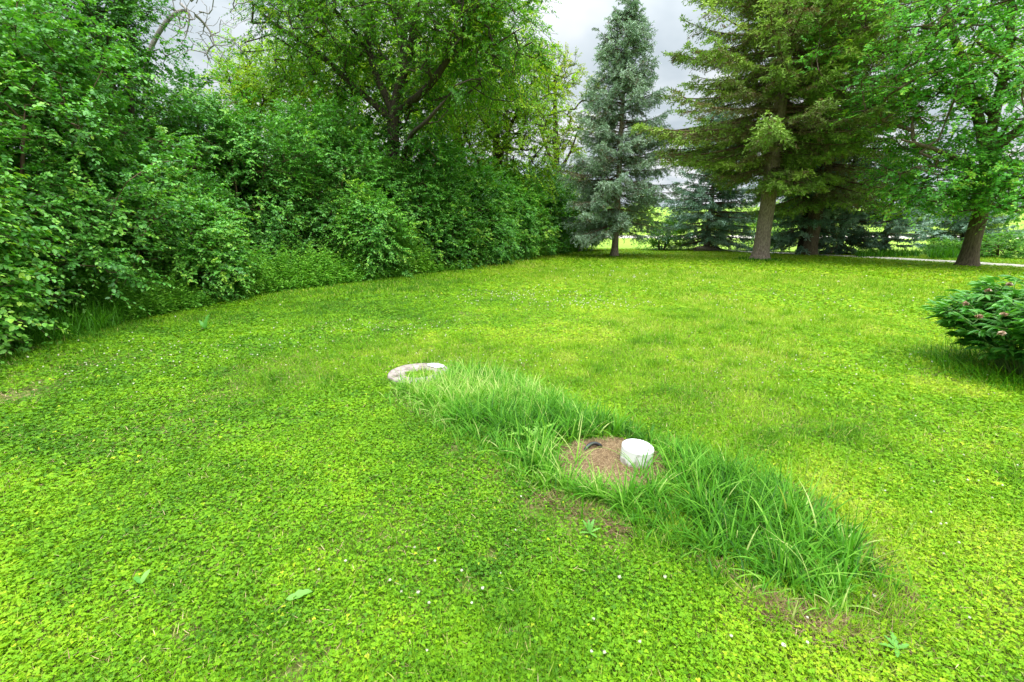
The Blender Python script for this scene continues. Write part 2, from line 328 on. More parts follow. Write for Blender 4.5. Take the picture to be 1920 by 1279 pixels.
# ------------------------------------------------------------------ lawn
def lawn():
    rng = np.random.default_rng(11)
    cV, cF, cT, gV, gF, gT = [], [], [], [], [], []; co = go = 0
    # r0, r1, clover size, clover density, blade length, blade width, blade density
    bands = [(.55, 2.2, .0076, 12000, .050, .0032, 27000), (2.2, 3.6, .0082, 10500, .048, .0036, 19000), (3.6, 6, .0115, 6000, .046, .0046, 8500), (6, 10, .016, 2900, .05, .0075, 3900),
             (10, 17, .026, 1000, .055, .013, 1600), (17, 33, .048, 300, .07, .028, 520)]
    for bi, (r0, r1, cs, cdn, bl, bw, bdn) in enumerate(bands):
        half = 1.05
        area = half * (r1 ** 2 - r0 ** 2)
        for kind in (0, 1):
            n = int(area * (cdn if kind == 0 else bdn))
            r = np.sqrt(rng.uniform(r0 ** 2, r1 ** 2, n)); a = rng.uniform(-half, half, n)
            x, y = r * np.sin(a), r * np.cos(a)
            keep = (drive_dist(x, y) > .85) & (x > edge_x(y) - .9)
            px = noise2(x, y, .45, 3, 3)                     # clover or grass patches
            fade = np.clip((r - 6) / 9, 0, 1)
            pc = np.clip((px - .45) * 6 + .35, .08, 1) * (1 - fade * .7) if kind == 0 else np.clip((.62 - px) * 6 + .45, .58, 1)
            pc = pc * np.clip(.45 + 1.3 * noise2(x, y, 2.6, 41, 2), .4, 1)
            for c, rad, st in BARE:
                pc = pc * (1 - st * np.exp(-((x - c[0]) ** 2 + (y - c[1]) ** 2) / (rad * rad) * 1.4 * (0.55 + noise2(x, y, 7., 77, 2))))
            it = inside(x, y, TALL); pc = np.where(it, pc * (.25 if kind == 0 else .6), pc)
            pc = np.where(inside(x, y, DIRT) | ((np.abs(np.hypot(x - LID[0], y - LID[1]) - .24) < .09) & ((y - LID[1]) + .35 * (LID[0] - x) > -.04)) | (np.hypot(x - CAP[0], y - CAP[1]) < .1), 0, pc)
            keep &= rng.random(n) < pc
            x, y = x[keep], y[keep]; n = len(x)
            z = H(x, y)
            big = noise2(x, y, .30, 21, 3); med = noise2(x, y, 1.7, 31, 2); rr = np.hypot(x, y)
            base = .46 + ((big - .5) * .8 + (med - .5) * .95) * np.clip(1.25 - rr / 14, .45, 1) + (noise2(x, y, 7, 51, 2) - .5) * .6 + np.clip((x * .12 + (rr - 6) * .025), -.12, .22)
            if kind == 0:
                hgt = (.012 + .024 * rng.random(n) ** .8) * (1 if bi < 4 else 1.3)
                az = rng.uniform(0, 2 * math.pi, n); sz = cs * rng.uniform(.6, 1.35, n) * (0.8 + .5 * noise2(x, y, .8, 8, 2))
                tilt = norm(np.stack([rng.normal(0, .38, n), rng.normal(0, .38, n), np.ones(n)], -1))
                t = np.clip(base - .02 + rng.normal(0, .15, n), 0, .90)
                t = np.where(rng.random(n) < .004, 1.0, t)
                T = T_ovate(.95, .14) if bi < 3 else T_kite(.95)
                for q in range(3):
                    aa = az + q * 2.094
                    yd = np.stack([np.cos(aa), np.sin(aa), np.zeros(n)], -1); yd = yd - tilt * (yd * tilt).sum(-1, keepdims=True)
                    P = np.stack([x, y, z + hgt], -1)
                    V, Fc, kf = place(T, P, yd + tilt * .12, tilt, sz)
                    cV.append(V); cF.append(Fc + co); co += len(V); cT.append(np.repeat(np.clip(t + rng.normal(0, .04, n), 0, 1), kf))
            else:
                dt = np.full(n, 9.)
                for a_, b_ in zip(TALL, np.roll(TALL, -1, 0)):
                    ab = b_ - a_; tt_ = np.clip(((x - a_[0]) * ab[0] + (y - a_[1]) * ab[1]) / ab.dot(ab), 0, 1); dt = np.minimum(dt, np.hypot(x - a_[0] - tt_ * ab[0], y - a_[1] - tt_ * ab[1]))
                gp = np.clip((.60 - noise2(x, y, .45, 3, 3)) * 6, 0, 1); tuft = np.clip((noise2(x, y, 3.3, 93, 2) - .55) * 6, 0, 1)
                L = bl * rng.uniform(.45, 1.3, n) * (1 + .5 * gp + .8 * tuft * gp + .9 * np.exp(-dt / .07))
                base = base - .25 * tuft * gp - .22 * np.exp(-dt / .12); az = rng.uniform(0, 2 * math.pi, n)
                V, Fc = blades(np.stack([x, y, z], -1), az, L, bw * rng.uniform(.6, 1.3, n), rng.uniform(.05, .9, n), rng.uniform(.1, 1.1, n), S=3 if bi < 2 else 2)
                t = np.clip(base + rng.normal(0, .15, n) + .04, 0, .9); t = np.where(rng.random(n) < .05, rng.uniform(.88, 1, n), t)
                gV.append(V); gF.append(Fc + go); go += len(V); gT.append(np.repeat(t, 3 if bi < 2 else 2))
    o = mesh('clover', np.concatenate(cV), [np.concatenate(cF)], M_clover, tint=np.concatenate(cT))
    tag(o, 'low bright green clover leaves carpeting the lawn', 'clover', kind='stuff')
    o = mesh('grass', np.concatenate(gV), [np.concatenate(gF)], M_grass, tint=np.concatenate(gT))
    tag(o, 'short mown yellow green grass of the lawn', 'grass', kind='stuff')
lawn()

def ball(T=6):
    """low sphere made of quads"""
    V = []; 
    for i, ph in enumerate((-1.2, -.4, .4, 1.2)):
        for k in range(T):
            a = k * 2 * math.pi / T + (i % 2) * .5; V.append((math.cos(ph) * math.cos(a), math.cos(ph) * math.sin(a), math.sin(ph)))
    Fc = [[i * T + k, i * T + (k + 1) % T, (i + 1) * T + (k + 1) % T, (i + 1) * T + k] for i in range(3) for k in range(T)]
    return np.array(V), np.array(Fc)
def blossoms():
    rng = np.random.default_rng(5); pts = []; sz = []
    def add(cx, cy, sx, sy, n):
        for _ in range(n):
            p = G(rng.normal(cx, sx), rng.normal(cy, sy)); pts.append(p); sz.append(1)
    add(1000, 560, 110, 9, 150); add(1120, 573, 60, 6, 60); add(480, 650, 160, 25, 80); add(230, 690, 120, 22, 60); add(740, 620, 90, 15, 60)
    add(960, 690, 120, 14, 50); add(1500, 560, 200, 25, 70); add(1180, 520, 150, 12, 60); add(1550, 700, 160, 50, 60); add(1750, 900, 90, 90, 22)
    add(790, 1090, 130, 60, 9); add(1420, 700, 90, 30, 40)
    for p in [(1635, 1138), (1510, 1225), (1368, 1212), (1198, 1222), (1112, 1178), (1510, 1178), (1465, 1230), (785, 1128), (778, 1043), (905, 1120), (885, 1148), (1108, 1240), (1132, 1242), (1545, 985), (1812, 1178), (1245, 1100), (977, 947), (600, 1085), (1160, 1100)]:
        pts.append(G(*p)); sz.append(1.25)
    pts = np.array(pts); keep = (np.hypot(pts[:, 0], pts[:, 1]) < 24) & (pts[:, 0] > edge_x(pts[:, 1]) + .2) & (drive_dist(pts[:, 0], pts[:, 1]) > 1)
    pts = pts[keep]; sz = np.array(sz)[keep]; r = np.hypot(pts[:, 0], pts[:, 1]); n = len(pts)
    s = sz * np.maximum(.0052, r * .0012) * rng.uniform(.7, 1.15, n)
    pts[:, 2] = H(pts[:, 0], pts[:, 1]) + .045 + s * .3
    T = ball(); nb = norm(rng.normal(0, .3, (n, 3)) + [0, 0, 1])
    V, Fc, kf = place(T, pts, np.tile([[1., .1, 0]], (n, 1)), nb, s)
    P = pts.copy(); m2 = s < 5
    # ragged florets
    fl = []; 
    q = 14; D = rdir(rng, n * q); D[:, 2] = np.abs(D[:, 2]) * 1.0 - .1
    V2, F2, k2 = place(T_kite(.5), np.repeat(pts, q, 0) + D * np.repeat(s, q)[:, None] * .75, D, rdir(rng, n * q), np.repeat(s, q) * .65)
    t = np.repeat(np.clip(rng.normal(.7, .25, n), 0, 1), kf); t2 = np.repeat(np.clip(rng.normal(.7, .3, n * q), 0, 1), k2)
    V, Fc = join([(V, Fc), (V2, F2)])
    o = mesh('clover_blossoms', V, [Fc], M_flower, tint=np.concatenate([t, t2]))
    tag(o, 'tiny white clover blossoms dotted over the lawn', 'flowers', kind='stuff')
blossoms()

# ------------------------------------------------------------------ dirt patch, tall grass strip
def thatch():
    rng = np.random.default_rng(8)
    c = DIRT.mean(0); rings = []
    k = 48; a = np.linspace(0, 2 * math.pi, k, endpoint=False)
    for s in (0, .25, .5, .75, .92, 1.06):
        d = []
        for t in a:
            u = np.array([math.cos(t), math.sin(t)]); best = .2
            for i in range(len(DIRT)):
                p, q = DIRT[i] - c, DIRT[(i + 1) % len(DIRT)] - c; e = q - p
                den = u[0] * e[1] - u[1] * e[0]
                if abs(den) > 1e-9:
                    rr = (p[0] * e[1] - p[1] * e[0]) / den; w = (p[0] * u[1] - p[1] * u[0]) / den
                    if rr > 0 and 0 <= w <= 1: best = rr
            d.append(c + u * best * s * (.86 + .34 * float(noise3(np.array([u[0] * 2.2, u[1] * 2.2, 3.3]), 6))))
        rings.append(np.array(d))
    P = np.array(rings); hh = H(P[..., 0], P[..., 1]) + np.array([.016, .016, .015, .012, .008, .001])[:, None] + (noise2(P[..., 0], P[..., 1], 9, 4, 2) - .5) * .012
    V = np.concatenate([P, hh[..., None]], -1).reshape(-1, 3)
    i = np.arange(5)[:, None] * k; j = np.arange(k)[None]; j2 = (j + 1) % k
    M_soil = noise_mat('bare_soil', [(.3, (.075, .042, .024)), (.52, (.18, .115, .06)), (.75, (.34, .24, .13))], 38, 9, .98, .8, .01)
    o = mesh('dirt', V, [np.stack([i + j, i + j2, i + k + j2, i + k + j], -1).reshape(-1, 4)], M_soil, smooth=True)
    tag(o, kind='structure')
    n = 60000; lo, hi = DIRT.min(0) - .05, DIRT.max(0) + .05
    x = rng.uniform(lo[0], hi[0], n); y = rng.uniform(lo[1], hi[1], n); kp = inside(x, y, DIRT) & (rng.random(n) < .5); x, y = x[kp], y[kp]
    z = H(x, y) + .010 + rng.random(len(x)) * .020; ln = rng.uniform(.006, .028, len(x)); w = rng.uniform(.0012, .003, len(x))
    t = np.clip(rng.normal(.5, .28, len(x)), 0, 1)
    # along the lower margin of the strip
    lowe = TALL[:17]; s = rng.uniform(0, 15.99, 22000); i0 = s.astype(int); f = (s - i0)[:, None]; q = lowe[i0] * (1 - f) + lowe[i0 + 1] * f
    q = q + rng.normal(0, .042, q.shape) + np.array([-.02, -.03]); g = noise2(q[:, 0], q[:, 1], 5, 91, 2) > .42; q = q[g]
    wgt = rng.random(len(q)) < np.clip((s[g] - 2) / 5, .1, 1); q = q[wgt]
    x = np.concatenate([x, q[:, 0]]); y = np.concatenate([y, q[:, 1]]); m = len(q)
    z = np.concatenate([z, H(q[:, 0], q[:, 1]) + rng.random(m) * .025 + .003]); ln = np.concatenate([ln, rng.uniform(.02, .10, m)]); w = np.concatenate([w, rng.uniform(.0015, .003, m)])
    t = np.concatenate([t, np.clip(rng.normal(.33, .25, m), 0, 1)])
    # sprinkled through the lawn
    m = 42000; r = np.sqrt(rng.uniform(.8, 60, m)); a_ = rng.uniform(-1, 1, m); xx, yy = r * np.sin(a_), r * np.cos(a_)
    g = noise2(xx, yy, 1.3, 66, 3) + rng.normal(0, .05, m) > .5
    for c_, rad, st in BARE: g |= (rng.random(m) < st) & (np.hypot(xx - c_[0], yy - c_[1]) < rad)
    g &= xx > edge_x(yy); xx, yy = xx[g], yy[g]; m = len(xx)
    x = np.concatenate([x, xx]); y = np.concatenate([y, yy]); z = np.concatenate([z, H(xx, yy) + .01 + .025 * rng.random(m)]); ln = np.concatenate([ln, rng.uniform(.015, .05, m)])
    w = np.concatenate([w, rng.uniform(.0015, .003, m) * np.maximum(1, np.hypot(xx, yy) / 3)]); t = np.concatenate([t, np.clip(rng.normal(.6, .25, m), 0, 1)])
    m = len(x); V, Fc = blades(np.stack([x, y, z], -1), rng.uniform(0, 6.28, m), ln, w, rng.normal(1.45, .14, m), rng.normal(0, .3, m), S=2)
    o = mesh('dead_grass', V, [Fc], M_thatch, tint=np.repeat(t, 2)); tag(o, 'dry brown clippings on the bare soil and among the lawn', 'dead grass', kind='stuff')
thatch()

def tall_grass():
    rng = np.random.default_rng(14); lo, hi = TALL.min(0), TALL.max(0)
    area = (hi - lo).prod(); n = int(area * 5200); x = rng.uniform(lo[0], hi[0], n); y = rng.uniform(lo[1], hi[1], n)
    # tuft centres draw the blades together
    nt = int(area * 130); tc = np.stack([rng.uniform(lo[0], hi[0], nt), rng.uniform(lo[1], hi[1], nt)], -1)
    idx = rng.integers(0, nt, n); pull = rng.random(n) < .75
    x = np.where(pull, tc[idx, 0] + rng.normal(0, .022, n), x); y = np.where(pull, tc[idx, 1] + rng.normal(0, .022, n), y)
    thh = rng.uniform(.65, 1.2, nt)[idx]
    kp = inside(x + rng.normal(0, .045, n), y + rng.normal(0, .06, n), TALL) & (np.hypot(x - CAP[0], y - CAP[1]) > .125)
    dl = np.hypot(x - LID[0], y - LID[1]); kp &= ~((dl < .34) & ((y - LID[1]) + .35 * (LID[0] - x) > -.02) & ((dl > .15) | (rng.random(n) < .8)))
    ind = inside(x, y, DIRT); front = y < G(1150, 905)[1]
    kp &= ~ind
    kp &= rng.random(n) < np.clip(noise2(x, y, 4.5, 19, 2) * 2.4 - .15, .35, 1)
    x, y, thh, idx = x[kp], y[kp], thh[kp], idx[kp]; n = len(x)
    nbase = len(x)
    # loose tufts on the near side of the bare soil
    for (px_, py_, m_) in [(1092, 938, 60), (1118, 944, 90), (1130, 948, 50), (1062, 925, 50), (1036, 905, 50), (1176, 962, 90), (1166, 966, 60), (1222, 945, 60), (1078, 880, 10), (1205, 905, 8)]:
        q = G(px_, py_); x = np.append(x, rng.normal(q[0], .022, m_)); y = np.append(y, rng.normal(q[1], .022, m_)); thh = np.append(thh, np.full(m_, rng.uniform(.9, 1.3))); idx = np.append(idx, np.full(m_, idx[0])); tc[idx[0]] = tc[idx[0]]
    n = len(x)
    # distance to the margin sets the height
    dm = np.full(n, 9.)
    for a, b in zip(TALL, np.roll(TALL, -1, 0)):
        ab = b - a; t = np.clip(((x - a[0]) * ab[0] + (y - a[1]) * ab[1]) / ab.dot(ab), 0, 1); dm = np.minimum(dm, np.hypot(x - a[0] - t * ab[0], y - a[1] - t * ab[1]))
    L = (.06 + .155 * np.clip(dm / .17, 0, 1)) * thh * rng.uniform(.5, 1.4, n)
    low = (x > DIRT[:, 0].min() + .02) & (x < DIRT[:, 0].max() - .04) & (y < DIRT[:, 1].mean()) & (y > G(1150, 985)[1]) & (np.arange(n) < nbase); L = np.where(low, L * .5, L)
    L *= np.clip(1.12 - .12 * (y > 4) , 0, 2)
    az = rng.uniform(0, 6.28, n) * .5 + np.arctan2(y - tc[idx, 1], x - tc[idx, 0]) * .5 + rng.normal(0, .6, n)
    V, Fc = blades(np.stack([x, y, H(x, y)], -1), az, L, rng.uniform(.0045, .0115, n), rng.uniform(0, .55, n), rng.gamma(2.6, .55, n), S=6, twist=rng.normal(0, .5, n))
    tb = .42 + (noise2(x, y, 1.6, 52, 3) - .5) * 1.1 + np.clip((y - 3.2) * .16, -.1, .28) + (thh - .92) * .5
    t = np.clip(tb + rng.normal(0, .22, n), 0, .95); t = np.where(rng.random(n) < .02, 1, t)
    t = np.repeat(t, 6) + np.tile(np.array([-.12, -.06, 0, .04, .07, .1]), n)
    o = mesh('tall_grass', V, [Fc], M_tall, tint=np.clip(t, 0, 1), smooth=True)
    tag(o, 'unmown strip of long green grass around the white pipe cap', 'tall grass', kind='stuff')
tall_grass()

# ------------------------------------------------------------------ septic lid, pipe cap, black handle
def lathe(prof, k=48):
    prof = np.array(prof, float); a = np.linspace(0, 2 * math.pi, k, endpoint=False); n = len(prof)
    V = np.stack([prof[:, 0:1] * np.cos(a), prof[:, 0:1] * np.sin(a), prof[:, 1:2] + 0 * a[None]], -1).reshape(-1, 3)
    i = np.arange(n - 1)[:, None] * k; j = np.arange(k)[None]; j2 = (j + 1) % k
    return V, np.stack([i + j, i + j2, i + k + j2, i + k + j], -1).reshape(-1, 4)
def white_pvc():
    m = bpy.data.materials.new('white_pvc'); m.use_nodes = True; n = m.node_tree.nodes; L = m.node_tree.links; pb = n['Principled BSDF']
    pb.inputs['Roughness'].default_value = .42; tc = n.new('ShaderNodeTexCoord')
    n1 = n.new('ShaderNodeTexNoise'); n1.inputs['Scale'].default_value = 22; n1.inputs['Detail'].default_value = 8; L.new(tc.outputs['Object'], n1.inputs['Vector'])
    c1 = n.new('ShaderNodeValToRGB'); e = c1.color_ramp.elements; e[0].position = .33; e[0].color = (.42, .40, .33, 1); e[1].position = .47; e[1].color = (.82, .82, .80, 1)
    # grime low on the wall
    sp = n.new('ShaderNodeSeparateXYZ'); L.new(tc.outputs['Object'], sp.inputs[0]); mr = n.new('ShaderNodeMapRange'); mr.inputs[1].default_value = .02; mr.inputs[2].default_value = .125; mr.inputs[3].default_value = -.19; mr.inputs[4].default_value = .14
    L.new(sp.outputs['Z'], mr.inputs[0]); ad = n.new('ShaderNodeMath'); L.new(n1.outputs['Fac'], ad.inputs[0]); L.new(mr.outputs[0], ad.inputs[1]); L.new(ad.outputs[0], c1.inputs[0])
    L.new(c1.outputs[0], pb.inputs['Base Color'])
    return m
def septic():
    p = (CAP[0], CAP[1], float(H(CAP[0], CAP[1])))
    root = empty('pipe_cap', p, 'round white plastic pipe cap standing on bare brown soil in the tall grass', 'pipe cap')
    root.rotation_euler = (R(1), R(4), 0)
    V, Fc = lathe([(0.0, .1245), (.05, .125), (.085, .1245), (.095, .1225), (.1005, .117), (.1015, .110), (.1005, .104), (.1003, .10), (.1, .03), (.1, -.04)], 64)
    o = mesh('cap', V, [Fc], white_pvc(), parent=root, smooth=True)
    # black handle: ribbed plastic loop
    a, b = G(1096, 853), G(1127, 846); mid = (a + b) / 2; hz = float(H(mid[0], mid[1])) + .02
    t = np.linspace(0, 1, 26); arch = np.sin(math.pi * t) ** .45
    P = a[None] * (1 - t[:, None]) + b[None] * t[:, None]; P[:, 2] = hz - .012 + arch * .036; P[:, 1] += .02 * np.sin(math.pi * t)
    rad = .0125 + .0012 * np.sin(t * 60)
    V, Fc = tube(P, rad, 12)
    M_blk = noise_mat('black_plastic', [(.35, (.008, .008, .009)), (.75, (.035, .035, .038))], 40, 4, .35, .1, .002, spec=.5)
    root2 = empty('black_handle', (mid[0], mid[1], hz), 'curved black plastic handle arching out of the soil beside the white cap', 'handle')
    mesh('grip', V - np.array([mid[0], mid[1], hz]), [Fc], M_blk, parent=root2, smooth=True)
    for e in (P[0], P[-1]):
        V, Fc = tube(np.array([e + [0, 0, -.02], e, e + [0, 0, .006]]), [.019, .018, .012], 12)
        mesh('foot', V - np.array([mid[0], mid[1], hz]), [Fc], M_blk, parent=root2, smooth=True)
    # concrete lid
    p = (LID[0], LID[1], float(H(LID[0], LID[1])))
    root3 = empty('concrete_lid', p, 'round pale concrete lid set in the ground at the far end of the grass strip', 'lid')
    M_con = noise_mat('concrete', [(.34, (.10, .08, .06)), (.47, (.24, .20, .17)), (.7, (.36, .31, .28))], 14, 9, .9, .5, .01)
    V, Fc = lathe([(0, -.012), (.10, -.010), (.14, .012), (.16, .030), (.18, .041), (.25, .044), (.306, .043), (.317, .036), (.322, .02), (.322, -.05)], 72)
    V[:, 2] += (noise3(V * 9, 3) - .5) * .010 + (noise3(V * 40, 5) - .5) * .004; V[:, :2] *= 1 + (noise3(V * 14, 8)[:, None] - .5) * .03
    mesh('rim', V, [Fc], M_con, parent=root3, smooth=True)
    # bleached white splash of paint over the back of the rim
    k = 24; aa = np.linspace(R(28), R(82), k); V, Fc = [], []
    for i, t in enumerate(aa):
        w = .04 * (1 - ((i / (k - 1)) * 2 - 1) ** 4) + .001
        for j in range(5):
            r = .245 + (j / 4 - .5) * 2 * w * 1.5; z = np.interp(r, [.14, .16, .18, .25, .306, .317, .322], [.012, .03, .041, .044, .043, .036, .02]) + .009
            V.append((r * math.cos(t), r * math.sin(t), z))
    i = np.arange(k - 1)[:, None] * 5; j = np.arange(4)[None]
    M_pt = noise_mat('white_paint', [(.36, (.28, .24, .21)), (.52, (.62, .61, .59))], 30, 6, .7, .2, .003)
    mesh('white_patch', np.array(V), [np.stack([i + j, i + j + 1, i + 6 + j, i + 5 + j], -1).reshape(-1, 4)], M_pt, parent=root3, smooth=True)
septic()

# ------------------------------------------------------------------ weeds
def jag_leaf(L, w, lobes, spiny=0.5, arch=.3, drop=0):
    """leaf along +y with toothed outline, as quads from midrib to margin"""
    n = lobes * 4 + 1; s = np.linspace(0, 1, n); env = np.sin(math.pi * np.clip(s * .93 + .05, 0, 1)) ** .7
    tooth = 1 - spiny * (np.abs(((s * lobes) % 1) - .5) * 2) ** 1.0; tooth[0] = tooth[-1] = .2
    hw = w * .5 * env * tooth; z = arch * L * (s - s * s * 1.4) ; sh = (1 - tooth) * -.03 * L
    V = []
    for i in range(n): V += [(-hw[i], s[i] * L - sh[i] * 0, z[i] + hw[i] * .3), (0, s[i] * L, z[i]), (hw[i], s[i] * L, z[i] + hw[i] * .3)]
    b = np.arange(n - 1) * 3
    Fc = np.concatenate([np.stack([b, b + 1, b + 4, b + 3], -1), np.stack([b + 1, b + 2, b + 5, b + 4], -1)])
    return np.array(V), Fc
def rosette(name, px, py, label, cat, leaves, mat=M_weed, group=None, seed=0, tint=.5):
    rng = np.random.default_rng(seed); p = G(px, py); p[2] = H(p[0], p[1]) + .002
    root = empty(name, p, label, cat, group)
    for (deg, L, w, lob, sp, arch, up) in leaves:
        V, Fc = jag_leaf(L, w, lob, sp, arch)
        V[:, 2] += (noise3(V * 40, seed) - .5) * w * .25
        a = R(deg) - math.pi / 2; c, s = math.cos(a), math.sin(a); cu, su = math.cos(R(up)), math.sin(R(up))
        y2 = V[:, 1] * cu - V[:, 2] * su; z2 = V[:, 1] * su + V[:, 2] * cu
        W = np.stack([V[:, 0] * c - y2 * s, V[:, 0] * s + y2 * c, z2 + .03], -1)
        mesh('leaf', W, [Fc], mat, parent=root, tint=np.clip(np.full(len(Fc), tint) + rng.normal(0, .12), 0, 1), smooth=True)
    return root
rosette('thistle', 1003, 843, 'spiny yellow green thistle growing at the edge of the tall grass strip', 'thistle',
        [(180, .20, .055, 9, .75, .5, 30), (35, .21, .055, 9, .75, .5, 40), (-15, .18, .055, 9, .75, .4, 28), (80, .17, .05, 8, .75, .4, 52), (250, .17, .05, 8, .75, .4, 25), (140, .15, .05, 8, .7, .5, 50), (310, .14, .05, 7, .7, .4, 30)],
        leaf_mat('thistle_leaf', [(0, (.12, .33, .03)), (1, (.30, .50, .07))], .3, .5, .3), seed=1)
rosette('dock_leaf', 538, 1138, 'single broad pale green leaf lying flat on the clover', 'weed', [(25, .10, .042, 3, .25, .08, 6)], seed=2, tint=.5)
rosette('broadleaf_weed', 268, 1106, 'small two leaved weed with pale midribs in the mown clover', 'weed', [(85, .06, .026, 2, .2, .1, 35), (150, .065, .022, 2, .2, .1, 8)], seed=3, tint=.35)
rosette('broadleaf_weed', 1105, 1012, 'dandelion like weed with jagged leaves below the bare soil', 'weed', [(60, .075, .022, 5, .5, .2, 40), (130, .07, .022, 5, .5, .2, 48), (10, .06, .018, 5, .5, .2, 25), (200, .06, .018, 5, .5, .2, 20), (95, .065, .02, 5, .5, .3, 60), (300, .055, .018, 4, .5, .2, 15)], seed=4, tint=.3)
rosette('broadleaf_weed', 1678, 1232, 'pointed pale leaves beyond the near end of the tall grass', 'weed', [(70, .065, .022, 4, .45, .2, 20), (170, .06, .02, 4, .45, .2, 15), (10, .05, .02, 4, .4, .1, 15), (120, .05, .018, 4, .4, .2, 30), (230, .05, .018, 4, .4, .2, 12)], seed=7, tint=.3)
rosette('broadleaf_weed', 385, 622, 'short bright weed standing where the lawn meets the undergrowth', 'weed', [(80, .24, .07, 3, .2, .2, 65), (150, .18, .06, 3, .2, .2, 50), (20, .18, .06, 3, .2, .2, 45), (250, .15, .05, 3, .2, .2, 40)], seed=8, tint=.2)

# ------------------------------------------------------------------ tree machinery
def grow(skel, targets, rng, step=.35, sag=.06, wob=.05):
    """skel: list of (points, radii, parent polyline node or None). Returns nodes, parents, direct radii, tips"""
    P, par, fixed = [], [], []
    for pts, rad, at in skel:
        pts = np.asarray(pts, float)
        for i, (q, r) in enumerate(zip(pts, rad)):
            if i == 0 and at is not None:
                d = np.linalg.norm(np.array(P) - q, axis=1); par.append(int(d.argmin()))
            else: par.append(len(P) - 1 if i else -1)
            P.append(q); fixed.append(r)
    nfix = len(P); P = np.array(P)
    d0 = np.linalg.norm(targets[:, None] - P[None], axis=2).min(1); order = np.argsort(d0)
    buf = np.zeros((len(targets) * 30 + nfix, 3)); buf[:nfix] = P; m = nfix
    tips = np.zeros(len(targets), int); tdir = np.zeros((len(targets), 3))
    par = list(par)
    for ti in order:
        T = targets[ti]; dv = T - buf[:m]; d = np.linalg.norm(dv, axis=1)
        cost = d + .55 * np.maximum(0, -dv[:, 2] + 0.1 * d)
        j = int(cost.argmin()); k = min(24, max(1, int(d[j] / step))); A = buf[j].copy()
        s = (np.arange(1, k + 1) / k)[:, None]; Q = A + (T - A) * s; Q[:, 2] += (np.sin(math.pi * s[:, 0]) * d[j] * sag)
        Q[:-1] += rng.normal(0, wob * step, (k - 1, 3)) * 2
        buf[m:m + k] = Q; par += [j] + list(range(m, m + k - 1)); m += k; tips[ti] = m - 1; tdir[ti] = Q[-1] - (Q[-2] if k > 1 else A)
    P = buf[:m]; par = np.array(par); w = np.zeros(m); w[tips] = 1
    for i in range(m - 1, 0, -1):
        if par[i] >= 0: w[par[i]] += w[i]
    return P, par, w, np.array(fixed), nfix, norm(tdir)
def wood(P, par, w, fixed, nfix, tipr, expo=.42, k=4, minw=0):
    rad = tipr * np.maximum(w, 1) ** expo; rad[:nfix] = np.minimum(rad[:nfix], fixed)
    i = np.arange(nfix, len(P)); i = i[w[i] >= minw]; pa = par[i]
    return segs(P[pa], P[i], np.minimum(rad[pa], rad[i] * 1.6), rad[i], k)
def blob_points(blobs, rng, shell=4.0, lump=.28, seed=0):
    out, cen = [], []
    for (c, r, n) in blobs:
        c = np.array(c, float); r = np.array(r, float); D = rdir(rng, n); q = rng.random(n) ** (1 / shell)
        q = q * (1 + lump * (noise3(D * 2.3 + c * .37 + 20, seed) - .5) * 2)
        out.append(c + D * r * q[:, None]); cen.append(np.tile(c - [0, 0, r[2] * .4], (n, 1)))
    return np.concatenate(out), np.concatenate(cen)
def sprays(cl, outd, rng, ntw, tl, nl, lsz, T, droop=.5, spread=.9, mat_t=(.45, .2), aspect=1, curl=.3, tipboost=.25):
    """twigs with alternate leaves around each cluster point"""
    n = len(cl) * ntw; c = np.repeat(cl, ntw, 0); ct = np.repeat(np.clip(mat_t[0] + rng.normal(0, mat_t[1], len(cl)), 0, 1), ntw)
    d = norm(np.repeat(outd, ntw, 0) + rng.normal(0, spread, (n, 3)) * .62 + [0, 0, .15]); L = tl * rng.uniform(.5, 1.25, n)
    c = c + rng.normal(0, tl * .28, c.shape)
    s = (np.arange(nl) + .5) / nl; s = s[None] + rng.normal(0, .03, (n, nl))
    pos = c[:, None] + d[:, None] * (L[:, None] * s)[..., None]; pos[..., 2] -= droop * L[:, None] * s ** 2 * .6
    side = norm(np.cross(d, np.array([0, 0, 1.]) + rng.normal(0, .25, (n, 3)))); sg = np.where(np.arange(nl) % 2 == 0, 1., -1.)
    yd = d[:, None] * .55 + side[:, None] * sg[None, :, None] * .85 + rng.normal(0, .35, (n, nl, 3)); yd[..., 2] -= droop * .75 * (0.4 + s)
    nd = np.array([0, 0, 1.]) + outd.repeat(ntw, 0)[:, None] * .55 + rng.normal(0, curl, (n, nl, 3))
    sz = lsz * rng.uniform(.6, 1.25, (n, nl)) * (1 - .35 * np.clip(s, 0, 1) ** 2)
    V, Fc, kf = place(T, pos.reshape(-1, 3), yd.reshape(-1, 3), nd.reshape(-1, 3), sz.ravel())
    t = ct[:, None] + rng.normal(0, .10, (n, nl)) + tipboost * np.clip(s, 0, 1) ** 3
    tw = (c, c + d * L[:, None] - np.array([0, 0, 1.]) * (droop * .6 * L)[:, None])
    return V, Fc, np.clip(np.repeat(t.ravel(), kf), 0, 1), tw
